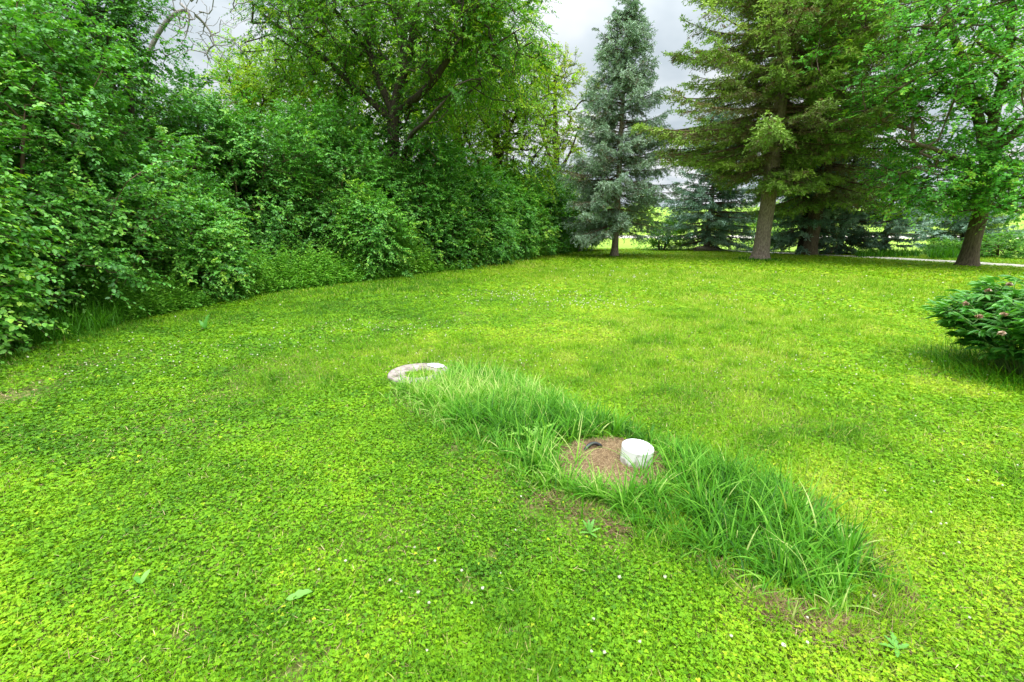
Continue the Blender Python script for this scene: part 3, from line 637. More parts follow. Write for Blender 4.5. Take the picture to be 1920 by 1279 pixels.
def plant(name, base, label, cat, blobs, skel, mat, wmat, lsz, T, seed, ntw=5, tl=.5, nl=12, droop=.5, tipr=.008, group=None, shell=4, lump=.28,
          tt=(.45, .17), foliage='crown', stem='branches', extra=None, zmin=.15, twigs=True, sag=.06, expo=.42, curl=.3, keep=None, minw=0, tipboost=.25):
    rng = np.random.default_rng(seed); base = np.asarray(base, float)
    cl, cen = blob_points(blobs, rng, shell, lump, seed); ok = cl[:, 2] > zmin; cl, cen = cl[ok], cen[ok]
    if keep is not None: ok = keep(cl); cl, cen = cl[ok], cen[ok]
    P, par, w, fx, nf, td = grow(skel, cl, rng, step=max(.25, tl * .6), sag=sag)
    outd = norm(norm(cl - cen) + td * .5)
    V, Fc, t, tw = sprays(cl, outd, rng, ntw, tl, nl, lsz, T, droop, mat_t=tt, curl=curl, tipboost=tipboost)
    root = empty(name, base, label, cat, group)
    mesh(foliage, V, [Fc], mat, parent=root, tint=t, origin=base)
    parts = [wood(P, par, w, fx, nf, tipr, expo, minw=minw)]
    if twigs: parts.append(segs(tw[0], tw[1], np.full(len(tw[0]), tipr * .6), np.full(len(tw[0]), tipr * .3), 3))
    Vw, Fw = join(parts); mesh(stem, Vw, [Fw], wmat, parent=root, origin=base)
    for i, (pts, rad, at) in enumerate(skel):
        Vt, Ft = smooth_tube(pts, rad, 14 if i == 0 else 9, seed + i)
        mesh('trunk' if i == 0 else 'limb', Vt, [Ft], wmat, parent=root, smooth=True, origin=base)
    return root
def smooth_tube(pts, rad, k, seed, bump=.10):
    pts = np.asarray(pts, float); s = np.concatenate([[0], np.cumsum(np.linalg.norm(np.diff(pts, axis=0), axis=1))]); n = max(8, int(s[-1] / .18)); t = np.linspace(0, s[-1], n)
    # Catmull-Rom
    Q = np.stack([np.interp(t, s, pts[:, c]) for c in range(3)], -1)
    for _ in range(int(n * .35)): Q[1:-1] = (Q[:-2] + Q[2:] + 2 * Q[1:-1]) / 4
    return tube(Q, np.interp(t, s, rad), k, bump, seed)

# ------------------------------------------------------------------ hedge of big shrubs
A_ = AT
HOLLOW = [(A_(285, 470, 8.9), .75), (A_(560, 425, 11.3), .85), (A_(430, 330, 9.9), .6), (A_(300, 250, 8.4), .5), (A_(120, 390, 5.6), .45), (A_(500, 340, 11), .6)]
def hollow(c):
    ok = np.ones(len(c), bool)
    for h, rr in HOLLOW: ok &= np.linalg.norm((c - h) * [1, .6, 1.3], axis=1) > rr
    return ok
def shrub(i, cx, cy, rx, h, label, mat=M_shrub, nclus=420, lsz=.07, seed=0, tt=(.42, .17), blobs=None, group='shrubs of the tall hedge', ntw=7, nl=14, tl=.46, keep=None, cat='shrub'):
    rng = np.random.default_rng(seed + 900); b = np.array([cx, cy, float(H(cx, cy))])
    if blobs is None:
        blobs = [((cx, cy, h * .42), (rx, rx, h * .46), int(nclus * .5)), ((cx, cy, h * .18), (rx * .95, rx * .95, h * .2), int(nclus * .22))]
        for q in range(7):
            a = rng.uniform(0, 6.28); zz = rng.uniform(.2, .88) * h; rr = rx * (.62 if zz < h * .6 else .35)
            blobs.append(((cx + math.cos(a) * rr, cy + math.sin(a) * rr, zz), (rx * .55, rx * .55, h * .17), int(nclus * .6 / 7)))
    skel = []
    for q in range(5):
        a = q * 1.256 + rng.uniform(-.3, .3); t = np.linspace(0, 1, 6)[:, None]
        p = b + np.concatenate([np.array([[math.cos(a), math.sin(a)]]) * (.15 + t ** 1.3 * rx * .4), t * h * .62], 1)
        skel.append((p, np.linspace(.05, .02, 6), None))
    plant('shrub', b, label, cat, blobs, skel, mat, M_twig, lsz, T_ovate(.68, .1), seed, ntw=ntw, tl=tl, nl=nl, droop=.55, tipr=.004, group=group, shell=5, lump=.55,
          tt=tt, foliage='foliage', stem='branches', zmin=.12, twigs=True, keep=keep or hollow)
HEDGE = [  # cx, cy, rx, h, clusters, leaf, tint, label
 (-8.25, 4.9, 2.1, 5.3, 620, .066, .46, 'tall shrub with big round leaves at the left edge of the picture'),
 (-8.3, 7.5, 1.9, 4.9, 560, .064, .42, 'shrub with long grass at its foot, second of the hedge from the left'),
 (-8.5, 10.4, 2.0, 5.1, 520, .062, .36, 'dark shrub with a black hollow low in its side above the undergrowth'),
 (-7.6, 13.2, 1.9, 5.2, 480, .064, .40, 'shrub behind the tallest undergrowth, left of the dark forked trunk'),
 (-5.6, 15.2, 1.9, 5.3, 520, .066, .40, 'rounded shrub directly below the dark forked trunk'),
 (-3.3, 16.9, 1.8, 4.6, 430, .07, .38, 'shrub of the hedge below the bent brown limb'),
 (-1.7, 19.3, 1.8, 4.0, 380, .075, .44, 'shrub below the drooping yellow green branches'),
 (-0.3, 22.2, 1.9, 4.2, 380, .08, .50, 'lighter green shrub toward the far end of the hedge'),
 (1.3, 25.6, 2.0, 4.4, 360, .085, .46, 'shrub second from the far end of the hedge'),
 (3.3, 29.3, 2.0, 4.6, 360, .09, .30, 'dark shrub that ends the hedge beside the slender young tree'),
]
for i, (cx, cy, rx, h, nc, ls, tt, lab) in enumerate(HEDGE):
    shrub(i, cx, cy, rx, h, lab, nclus=int(nc * 1.45), lsz=ls * 1.22, seed=100 + i, tt=(tt, .17))
# low rounded clump in front of the fifth shrub
shrub(0, -4.2, 13.9, .95, 2.7, 'low grey green bush bulging out of the hedge above the undergrowth', nclus=230, lsz=.075, seed=140, tt=(.55, .12), group=None, cat='bush', keep=lambda c: c[:, 2] > 0)
shrub(0, -6.45, 9.6, .8, 2.2, 'small pale leaved bush hanging over the undergrowth beside the black hollow', nclus=190, lsz=.075, seed=141, tt=(.55, .12), group=None, cat='bush', keep=lambda c: c[:, 2] > 0)
shrub(0, -6.75, 5.1, .85, 2.7, 'low bright branch tips of a bush cut by the left edge', nclus=190, lsz=.085, seed=142, tt=(.58, .15), group=None, cat='bush', keep=lambda c: c[:, 2] > 0)
# back row that closes the hedge
BACK = [(-11.2, 6.5, 2.6, 6.6, .34, 'tall dark shrub behind the leftmost ones'), (-10.8, 11.0, 2.5, 6.4, .34, 'tall dark shrub behind the black hollow'),
        (-9.6, 15.0, 2.4, 5.4, .4, 'shrub behind the hedge under the pale branches'), (-6.6, 18.0, 2.4, 5.6, .4, 'shrub behind the hedge left of the forked trunk'),
        (-2.9, 21.0, 2.4, 4.8, .5, 'shrub behind the hedge right of the forked trunk'), (-1.0, 26.5, 2.5, 5.0, .55, 'shrub behind the hedge toward its far end')]
for i, (cx, cy, rx, h, tt, lab) in enumerate(BACK):
    shrub(i, cx, cy, rx, h, lab, nclus=420, lsz=.16, seed=160 + i, tt=(tt, .16), nl=10, tl=.55, group='shrubs behind the hedge')

# ------------------------------------------------------------------ undergrowth at the foot of the hedge
def undergrowth():
    rng = np.random.default_rng(33)
    # leafy stems
    n = 2200; y = rng.uniform(7.2, 30, n) ** 1.0; y = np.where(rng.random(n) < .72, rng.uniform(7.2, 15, n), y)
    off = rng.uniform(-1.2, .10, n); x = edge_x(y) + off; big = noise2(x, y, .9, 61, 2)
    h = np.where(y < 15.5, (.22 + 1.6 * np.clip(big + .18 * (noise2(x, y, 3., 62, 1) - .5) * 2, 0, 1)) * rng.uniform(.6, 1.2, n) * np.clip(.40 - off * 1.1, .30, 1.15), rng.uniform(.2, .5, n))
    base = np.stack([x, y, H(x, y)], -1); lean = rng.normal(0, .13, (n, 2)); lean[:, 0] += .12
    nl = 22; s = (np.arange(nl)[None] + rng.random((n, nl))) / nl * .9 + .1
    pos = base[:, None] + np.stack([lean[:, None, 0] * s * h[:, None], lean[:, None, 1] * s * h[:, None], s * h[:, None]], -1)
    a = np.arange(nl)[None] * 1.62 + rng.uniform(0, 6.28, (n, 1)); yd = np.stack([np.cos(a), np.sin(a), rng.uniform(-.35, .55, (n, nl))], -1)
    nd = np.array([0, 0, 1.]) + rng.normal(0, .2, (n, nl, 3))
    L = (.10 * (1.15 - .55 * s)) * rng.uniform(.7, 1.3, (n, nl)) * np.clip(y / 10, .85, 1.6)[:, None]
    V, Fc, kf = place(T_lance(.36), pos.reshape(-1, 3), yd.reshape(-1, 3), nd.reshape(-1, 3), L.ravel())
    t = np.clip(np.repeat((.30 + .45 * big[:, None] + .25 * s + rng.normal(0, .1, (n, nl))).ravel(), kf), 0, 1)
    V2, F2 = segs(base, base + np.concatenate([lean * h[:, None], h[:, None]], 1), np.full(n, .004), np.full(n, .002), 3)
    Va, Fa = join([(V, Fc), (V2, F2)])
    o = mesh('undergrowth', Va, [Fa], M_nettle, tint=np.concatenate([t, np.full(len(F2), .3)]))
    tag(o, 'knee high leafy weeds along the foot of the hedge', 'undergrowth', kind='stuff')
    # long grass
    n = 9000; y = np.where(rng.random(n) < .6, rng.uniform(3.6, 7.6, n), rng.uniform(7.6, 28, n)); x = edge_x(y) + rng.uniform(-1.1, .10, n) * np.where(y < 7.6, 1, .8)
    V, Fc = blades(np.stack([x, y, H(x, y)], -1), rng.uniform(0, 6.28, n), rng.uniform(.2, .6, n) * np.where(y < 7.6, 1, .6), rng.uniform(.006, .011, n) * np.clip(y / 9, 1, 2.2), rng.uniform(0, .5, n), rng.gamma(2, .55, n), S=5, twist=rng.normal(0, .5, n))
    o = mesh('long_grass', V, [Fc], M_tall, tint=np.clip(np.repeat(rng.normal(.32, .16, n), 5), 0, 1))
    tag(o, 'long dark grass under the left end of the hedge', 'long grass', kind='stuff')
    # uncut tufts beneath the small spruces and the maple
    pts = []
    for (x0, x1, py, hh, m) in [(1605, 1722, 481, .5, 1500), (1742, 1800, 484, .6, 1100), (1385, 1400, 487, .2, 60), (1135, 1170, 482, .15, 100), (1395, 1465, 489, .18, 300)]:
        for _ in range(m):
            p = G(rng.uniform(x0, x1), py + rng.normal(0, 1.2)); pts.append((*p[:2], hh * rng.uniform(.5, 1.1)))
    pts = np.array(pts); n = len(pts); x, y = pts[:, 0], pts[:, 1]
    V, Fc = blades(np.stack([x, y, H(x, y)], -1), rng.uniform(0, 6.28, n), pts[:, 2], rng.uniform(.02, .04, n), rng.uniform(0, .5, n), rng.gamma(2, .35, n), S=3)
    o = mesh('uncut_grass', V, [Fc], M_tall, tint=np.clip(np.repeat(rng.normal(.25, .15, n), 3), 0, 1))
    tag(o, 'uncut dark tufts of grass under the small spruces by the driveway', 'grass', kind='stuff')
undergrowth()

# ------------------------------------------------------------------ broadleaf trees behind the hedge
A = AT
# forked dark-trunked box elder
Yb = 17.6
b = A(742, 520, Yb); b[2] = 0
sk = [([b, A(738, 350, Yb), A(737, 215, Yb), A(740, 195, Yb)], [.28, .22, .20, .20], None),
      ([A(737, 212, Yb), A(722, 170, Yb), A(705, 150, Yb + .3), A(690, 90, Yb + .6), A(682, 20, Yb + 1), A(670, -80, Yb + 1.3), A(650, -220, Yb + 1.5)], [.15, .14, .12, .11, .08, .06, .03], 1),
      ([A(738, 205, Yb), A(750, 150, Yb), A(772, 95, Yb - .2), A(780, 40, Yb - .5), A(786, -40, Yb - .6), A(800, -180, Yb - .6), A(805, -330, Yb)], [.17, .16, .145, .13, .11, .08, .04], 1),
      ([A(752, 150, Yb), A(760, 60, Yb + .8), A(735, -10, Yb + 1.2), A(735, -140, Yb + 1.2)], [.12, .12, .09, .04], 1),
      ([A(738, 215, Yb), A(800, 170, Yb - 1), A(845, 105, Yb - 1.5), A(880, 30, Yb - 1.8), A(905, -60, Yb - 2)], [.14, .12, .10, .07, .03], 1),
      ([A(735, 225, Yb), A(660, 160, Yb + .4), A(600, 100, Yb + .6), A(556, 70, Yb + .6), A(500, 40, Yb + .4), A(470, 0, Yb)], [.12, .11, .09, .07, .05, .03], 1),
      ([A(745, 330, Yb), A(772, 245, Yb - 2), A(800, 232, Yb - 2.6), A(815, 208, Yb - 2.9), A(835, 188, Yb - 3.1)], [.08, .07, .06, .05, .025], 1)]
cz = lambda px, py, Y: tuple(A(px, py, Y))
plant('box_elder', b, 'large box elder with a dark forked trunk rising behind the hedge', 'tree',
      [(cz(720, -30, 17.5), (5.2, 4, 4.0), 440), (cz(860, 60, 15.6), (2.6, 2.4, 2.4), 130), (cz(590, 15, 18), (2.2, 2.4, 1.9), 110), (cz(640, 120, 18.5), (2.6, 2, 1.9), 110), (cz(790, 190, 18.5), (2.2, 1.8, 1.8), 100),
       (cz(900, 20, 15.4), (1.9, 1.7, 1.8), 95), (cz(740, -260, 17.5), (4.5, 4, 3.5), 150)],
      sk, M_elder, M_bark_dark, .125, T_kite(.42), 201, ntw=6, tl=.75, nl=17, droop=.8, tipr=.010, shell=2.2, group=None, tt=(.42, .2), keep=lambda c: c[:, 2] > 4.6)
def bl_tree(name, px, Y, label, crowns, mat, lsz, seed, cat='tree', tr=.2, bark=M_bark_dark, lean=0, tipr=.01, base_py=None, group=None, T=None, **kw):
    top = A(px, crowns[0][1], Y); b = np.array([top[0] - lean, Y, float(H(top[0], Y))]); blobs = [(tuple(A(cx, cy, Y + dy)), r, n) for (cx, cy, dy, r, n) in crowns]
    c0 = np.array(blobs[0][0]); sk = [([b, b + (c0 - b) * .45 + [0.15, 0, 0], c0], [tr * 1.15, tr * .8, tr * .35], None)]
    rng = np.random.default_rng(seed)
    for bb in blobs[:4]:
        e = np.array(bb[0]); s = b + (c0 - b) * rng.uniform(.35, .6); sk.append(([s, (s + e) / 2 + rng.normal(0, .2, 3), e], [tr * .5, tr * .35, tr * .15], 1))
    return plant(name, b, label, cat, blobs, sk, mat, bark, lsz, T or T_kite(.5), seed, tipr=tipr, group=group, **kw)
bl_tree('broadleaf_tree', 930, 23.5, 'yellow green tree whose branches droop over the far part of the hedge',
        [(925, 150, 0, (2.9, 2.6, 2.9), 230), (960, 260, -1, (2.6, 2.2, 2.3), 190), (870, 250, -1, (2.2, 2, 2.2), 120), (985, 170, 0, (1.8, 1.6, 2.2), 90), (905, 90, 0, (1.8, 1.8, 1.8), 80)],
        M_yellow, .14, 211, ntw=5, tl=.7, nl=15, droop=.8, tt=(.45, .2), tr=.28, shell=2.5)
bl_tree('broadleaf_tree', 860, 27, 'taller yellow green tree filling the gap behind the dark forked trunk',
        [(840, 60, 0, (4.2, 3, 4.2), 260), (700, 100, 1, (4, 3, 3.5), 220), (780, 200, 0, (4.5, 3, 2.8), 200)], M_yellow, .17, 212, ntw=5, tl=.8, nl=13, droop=.7, tt=(.5, .2), tr=.3, shell=2.5)
bl_tree('broadleaf_tree', 500, 21, 'bright yellow green tree behind the hedge right of the bare branches',
        [(510, 165, 0, (2.4, 2.2, 1.7), 190), (590, 130, 1, (2.6, 2.2, 2.2), 150), (450, 205, -1, (1.5, 1.6, 1.3), 70)], M_yellow, .14, 213, ntw=5, tl=.65, nl=14, droop=.6, tt=(.45, .2), tr=.22, shell=2.5)
bl_tree('broadleaf_tree', 180, 10.5, 'dark leafy tree rising above the shrubs at the upper left corner',
        [(165, 15, 0, (1.4, 1.4, 1.5), 170), (90, -60, 0, (1.7, 1.6, 1.7), 130), (225, 45, .4, (.75, .8, .85), 60), (40, 60, 0, (1.7, 1.5, 1.5), 90)], M_shrub, .075, 214, ntw=5, tl=.45, nl=13, droop=.6, tt=(.33, .17), tr=.16, shell=2.6, T=T_ovate(.62), tipr=.006)
bl_tree('broadleaf_tree', 1048, 33, 'thin olive green tree with open crown left of the blue spruce',
        [(1040, 140, 0, (1.9, 1.8, 1.5), 90), (1000, 125, 0, (1.0, 1.0, 1.1), 34), (1085, 240, 0, (1.4, 1.3, 1.7), 55), (1035, 270, 0, (1.3, 1.3, 1.5), 50), (1060, 340, 0, (1.6, 1.6, 1.3), 60), (1110, 180, 0, (.9, .9, .9), 22)],
        M_olive, .16, 215, ntw=4, tl=.5, nl=13, droop=.3, tt=(.45, .2), tr=.24, shell=2.5, tipr=.014)
bl_tree('young_tree', 1092, 27.8, 'slender young tree with a bare lower stem between the hedge and the blue spruce',
        [(1092, 350, 0, (.8, .8, 1.7), 60), (1090, 415, 0, (.95, .9, .7), 45)], M_yellow, .10, 216, ntw=4, tl=.4, nl=12, droop=.5, tt=(.35, .18), tr=.11, bark=M_bark_grey, shell=2.2, tipr=.006)
# leafless dead tree between dark tree and box elder
def dead_tree(px, Y, label, limbs, seed, tr, n=130):
    rng = np.random.default_rng(seed); L = [[A(x, y, Y + dy) for (x, y, dy) in l] for l in limbs]
    b = np.array([L[0][0][0], Y, float(H(L[0][0][0], Y))]); L[0] = [b] + L[0]; sk = []
    for i, l in enumerate(L): sk.append((l, np.linspace(tr if i == 0 else tr * .55, tr * .18, len(l)), None if i == 0 else 1))
    tg = []
    for l in L:
        l = np.array(l)
        for _ in range(n // len(L)):
            q = rng.uniform(.35, 1) * (len(l) - 1); i = min(int(q), len(l) - 2); p = l[i] + (l[i + 1] - l[i]) * (q - i)
            if p[2] > 4: tg.append(p + rng.normal(0, .42, 3) + [0, 0, -.1])
    tg = np.array(tg); P, par, w, fx, nf, td = grow(sk, tg, rng, .12, .08, .14)
    root = empty('dead_tree', b, label, 'tree'); Vw, Fw = wood(P, par, w, fx, nf, .0045, .45); mesh('branches', Vw, [Fw], M_bark_grey, parent=root, origin=b)
    for i, (l, r, _) in enumerate(sk):
        V, Fc = smooth_tube(l, r, 9, seed + i); mesh('trunk' if i == 0 else 'limb', V, [Fc], M_bark_grey, parent=root, origin=b, smooth=True)
dead_tree(325, 13.5, 'bare grey dead tree arching against the sky above the hedge',
          [[(262, 130, 0), (300, 50, 0), (325, 17, 0), (340, 6, 0), (357, 2, 0), (368, 6, 0), (374, 22, 0), (366, 28, 0), (352, 42, 0), (348, 70, 0)],
           [(366, 28, 0), (385, 45, .2), (398, 65, .2), (402, 85, .2)], [(340, 8, 0), (352, 20, -.3), (360, 33, -.3)], [(357, 2, 0), (380, -20, 0), (420, -30, .4), (440, 0, .4)], [(325, 17, 0), (335, 30, .2), (338, 45, .3)]], 301, .065, 260)
dead_tree(955, 26, 'bare twiggy grey tree top standing over the yellow green tree',
          [[(950, 200, 0), (955, 130, 0), (962, 90, 0), (985, 66, 0)], [(955, 130, 0), (945, 80, 0), (925, 50, 0)], [(960, 110, 0), (985, 92, 0), (992, 80, 0)], [(955, 140, 0), (975, 110, 0), (980, 70, 0)]], 302, .09, 110)

# ------------------------------------------------------------------ spruces
def spruce(name, base, h, rad, label, mat, seed, crown_base=.8, top_z=None, whorl=.36, nb=6, droop=.25, tipup=.15, tr=.2, needle=.075, dens=1.0, hang=.5,
           prof=.85, tt=(.5, .15), brown=.10, bark=M_bark_spruce, group=None, cat='spruce', sparse_low=0, lean=(0, 0), side=None, nw=.30, secL=.55, trunk_top=None):
    rng = np.random.default_rng(seed); base = np.array([base[0], base[1], float(H(base[0], base[1]))])
    br0, br1, bR0, bR1 = [], [], [], []; sp, sd, sl, st = [], [], [], []
    z = crown_base
    while z < h - .15:
        u = (z - crown_base) / (h - crown_base)
        env = rad * ((1 - u) ** prof) * min(1, .72 + u * 2.5) * (1 + .12 * math.sin(z * 2.3 + seed))
        k = nb if u < .9 else 4
        for q in range(k):
            az = rng.uniform(0, 6.28) if rng.random() < .35 else q * 6.283 / k + rng.uniform(-.4, .4) + z
            L = env * rng.choice([.65, .85, 1.0, 1.15], p=[.15, .3, .4, .15]) * rng.uniform(.88, 1.1) + .12
            if side is not None: L *= side(az, z)
            if L < .1: continue
            zz = z + rng.uniform(-.5, .5) * whorl; m = max(4, int(L / .25)); s = np.linspace(0, 1, m + 1)
            up0 = (.55 * u - .05)                       # upper branches rise, lower ones droop
            dz = L * (up0 * s - droop * (1 - u) * s ** 1.5 + tipup * s ** 3)
            hd = np.array([math.cos(az), math.sin(az)]); curve = rng.normal(0, .08)
            hp = np.stack([-hd[1], hd[0]], 0)
            ax = base[:2] + np.array(lean) * zz
            P = np.stack([ax[0] + hd[0] * L * s + hp[0] * curve * L * s * s, ax[1] + hd[1] * L * s + hp[1] * curve * L * s * s, base[2] + zz + dz], -1)
            r = (.010 + .012 * L) * (1 - s * .85)
            br0.append(P[:-1]); br1.append(P[1:]); bR0.append(r[:-1]); bR1.append(r[1:])
            # secondary sprays
            ns = max(4, int(L / .115 * dens)); ss = np.sort(rng.uniform(.16 if L > 1 else .03, 1, ns)); 
            C = np.stack([np.interp(ss, s, P[:, c]) for c in range(3)], -1); tang = norm(np.stack([np.interp(ss, s, np.gradient(P[:, c])) for c in range(3)], -1))
            lat = norm(np.cross(tang, [0, 0, 1.])) * np.where(rng.random(ns) < .5, 1, -1)[:, None]
            D = norm(tang * rng.uniform(.45, 1.0, (ns, 1)) + lat * rng.uniform(.4, 1.0, (ns, 1)) - np.array([0, 0, 1.]) * rng.uniform(0, hang, (ns, 1)))
            l2 = secL * np.minimum(1, L / 1.2) * (1 - .55 * ss) * rng.uniform(.6, 1.2, ns) + .10
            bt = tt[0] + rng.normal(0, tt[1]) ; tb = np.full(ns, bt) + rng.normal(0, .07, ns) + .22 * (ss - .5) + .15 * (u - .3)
            sp.append(C); sd.append(D); sl.append(l2); st.append(np.where(rng.random(ns) < brown * (1.6 - ss), rng.uniform(0, .1, ns), tb))
            sp.append(P[-1:] - tang[-1:] * .1); sd.append(tang[-1:]); sl.append(np.array([.35 * min(1, L)])); st.append(np.array([bt + .15]))
        z += whorl * rng.uniform(.75, 1.25) * (1 - .35 * u)
    sp, sd, sl, st = map(np.concatenate, (sp, sd, sl, st)); n = len(sp)
    # needles: blades all around each spray, drooping with it
    per = max(10, int(30 * .075 / needle)); s = rng.random((n, per)); pos = sp[:, None] + sd[:, None] * (sl[:, None] * s)[..., None]; pos[..., 2] -= hang * .35 * sl[:, None] * s * s
    # tertiary sideways spread
    lat = norm(np.cross(sd, [0, 0, 1.])); w3 = (1 - s) * .30 * sl[:, None] * rng.uniform(-1, 1, (n, per))
    pos = pos + lat[:, None] * w3[..., None]; pos[..., 2] -= np.abs(w3) * hang * .8 * rng.random((n, per))
    yd = sd[:, None] * .8 + rng.normal(0, .55, (n, per, 3)) + lat[:, None] * np.sign(w3)[..., None] * .5; nd = rng.normal(0, .6, (n, per, 3)) + [0, 0, 1.]
    V, Fc, kf = place(T_kite(nw), pos.reshape(-1, 3), yd.reshape(-1, 3), nd.reshape(-1, 3), (needle * 1.35 * rng.uniform(.6, 1.3, (n, per))).ravel())
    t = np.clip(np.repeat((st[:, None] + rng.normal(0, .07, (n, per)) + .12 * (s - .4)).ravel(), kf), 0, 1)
    root = empty(name, base, label, cat, group)
    mesh('needles', V, [Fc], mat, parent=root, tint=t, origin=base)
    parts = [segs(np.concatenate(br0), np.concatenate(br1), np.concatenate(bR0), np.concatenate(bR1), 5)]
    sel = rng.random(n) < .8
    parts.append(segs(sp[sel], (sp + sd * sl[:, None] * .8 - np.array([0, 0, 1.]) * (hang * .22 * sl)[:, None])[sel], np.full(sel.sum(), .006), np.full(sel.sum(), .003), 3))
    Vw, Fw = join(parts); mesh('branches', Vw, [Fw], M_twig, parent=root, origin=base)
    tz = np.array([-.1, .0, .12, .35, .9, 2, h * .35, h * .6, h * .85, h]); rr = tr * np.array([1.75, 1.5, 1.25, 1.1, 1.0, .93, .75, .5, .2, .04])
    pts = np.stack([base[0] + lean[0] * tz, base[1] + lean[1] * tz, base[2] + tz], -1)
    s_ = np.linspace(-.1, h, int(h / .15)); Q = np.stack([np.interp(s_, tz, pts[:, c]) for c in range(3)], -1)
    Vt, Ft = tube(Q, np.interp(s_, tz, rr), 20, .12, seed); mesh('trunk', Vt, [Ft], bark, parent=root, smooth=True, origin=base)
    return root
spruce('blue_spruce', G(1152, 481.5), 12.1, 3.15, 'tall blue spruce with a full pointed crown and short bare trunk', M_blue, 401, crown_base=1.5, tr=.17, prof=.90, droop=.26, hang=.95, needle=.08, nb=8, whorl=.37, tt=(.63, .2), brown=.13, dens=1.7, secL=.68)
spruce('old_spruce', G(1425, 486.5), 19.5, 5.9, 'old green spruce with a thick bare grey trunk and long sweeping limbs', M_green, 402, crown_base=3.6, tr=.34, prof=.66, droop=.36, hang=.55, needle=.10, nb=12, whorl=.52, tt=(.58, .2), brown=.17, dens=1.35, secL=.85, tipup=.22,
       side=lambda az, z: (1.0 if math.cos(az) < -.2 else .85) * (.55 if z < 4.6 else 1))
spruce('old_spruce', G(1517, 479.5), 19, 4.7, 'old spruce with dense brown flecked crown standing right of the thick grey trunk', M_green, 403, crown_base=3.2, tr=.33, prof=.6, droop=.35, hang=.6, needle=.11, nb=10, whorl=.46, tt=(.56, .2), brown=.22, dens=1.3, secL=1.0, bark=M_bark_maple,
       side=lambda az, z: .9)
spruce('blue_spruce', G(1325, 470), 8.8, 3.4, 'dark blue spruce with branches to the ground left of the thick grey trunk', M_dblue, 404, crown_base=.35, tr=.18, prof=.8, droop=.3, hang=.7, needle=.11, nb=9, whorl=.36, tt=(.62, .2), brown=.12)
spruce('blue_spruce', G(1499, 478), 8.0, 2.1, 'blue spruce seen between the two old spruces', M_dblue, 405, crown_base=.8, tr=.17, prof=.8, droop=.3, hang=.7, needle=.11, nb=9, whorl=.38, tt=(.55, .18), brown=.12, bark=M_bark_dark)
spruce('blue_spruce', G(1572, 476.5), 8.6, 2.4, 'dark blue spruce behind the right side of the brown flecked spruce', M_dblue, 406, crown_base=.4, tr=.16, prof=.8, droop=.3, hang=.7, needle=.11, nb=9, whorl=.40, tt=(.38, .18), brown=.14, bark=M_bark_dark)
spruce('small_spruce', G(1654, 478), 5.0, 2.0, 'small spruce with flat layered branches and short dark trunk behind the driveway', M_dblue, 407, crown_base=.75, tr=.14, prof=.75, droop=.12, hang=.2, needle=.11, nb=9, whorl=.36, tt=(.68, .18), brown=.14, dens=1.4, bark=M_bark_dark)
spruce('small_spruce', G(1800, 476), 4.2, 2.4, 'small layered spruce mostly hidden behind the leaning maple trunk', M_dblue, 408, crown_base=.6, tr=.13, prof=.7, droop=.12, hang=.2, needle=.11, nb=9, whorl=.36, tt=(.68, .18), brown=.14, dens=1.4, bark=M_bark_dark)

# ------------------------------------------------------------------ maple
Ym = 18.1; mb = G(1812, 499)
Ym = mb[1]
sk = [([mb + [0, 0, -.05], mb + [.02, 0, .12], A(1817, 470, Ym), A(1826, 440, Ym), A(1836, 410, Ym), A(1842, 375, Ym), A(1846, 330, Ym), A(1850, 290, Ym)], [.46, .35, .27, .25, .24, .22, .20, .17], None),
      ([A(1846, 330, Ym), A(1850, 290, Ym), A(1880, 265, Ym - .5), A(1925, 235, Ym - 1), A(1990, 180, Ym - 1.5)], [.17, .18, .16, .13, .07], 1),
      ([A(1850, 300, Ym), A(1840, 240, Ym), A(1822, 180, Ym + .3), A(1806, 120, Ym + .6), A(1785, 60, Ym + .8), A(1765, -20, Ym + 1), A(1750, -150, Ym + 1)], [.20, .18, .15, .13, .11, .08, .04], 1),
      ([A(1850, 295, Ym), A(1862, 220, Ym), A(1880, 150, Ym - .4), A(1896, 70, Ym - .6), A(1895, -30, Ym - .6), A(1890, -200, Ym)], [.17, .16, .14, .11, .08, .04], 1),
      ([A(1843, 350, Ym), A(1800, 300, Ym - .6), A(1740, 275, Ym - 1), A(1690, 262, Ym - 1.2)], [.13, .10, .07, .03], 1),
      ([A(1836, 400, Ym), A(1870, 385, Ym - 1.2), A(1915, 400, Ym - 2)], [.09, .07, .03], 1)]
plant('maple', mb, 'big maple with a thick leaning trunk and broad bright green crown beside the driveway', 'tree',
      [(cz(1760, 70, Ym), (3.3, 3.0, 3.0), 215), (cz(1880, 60, Ym - 1), (3.4, 3.0, 3.4), 215), (cz(1900, 250, Ym - 1), (2.6, 2.6, 2.2), 165), (cz(1700, 180, Ym), (1.8, 2.0, 1.6), 60), (cz(1880, 360, Ym - 1.5), (1.9, 2.0, 1.25), 150),
       (cz(1725, 330, Ym - .5), (1.5, 1.8, .9), 48), (cz(1700, 385, Ym), (1.0, 1.2, .6), 36), (cz(1790, 300, Ym), (1.8, 2, 1.3), 70), (cz(1826, 400, Ym - 1.4), (.8, .8, .7), 36), (cz(1850, -160, Ym), (5, 5, 3.5), 200), (cz(2020, 150, Ym), (3.5, 4, 4.5), 150)],
      sk, M_maple, M_bark_maple, .12, T_kite(.85), 501, ntw=5, tl=.62, nl=12, droop=.45, tipr=.011, shell=3, lump=.6, tt=(.52, .2), tipboost=.22, sag=.02, keep=lambda c: c[:, 2] > 2.0)

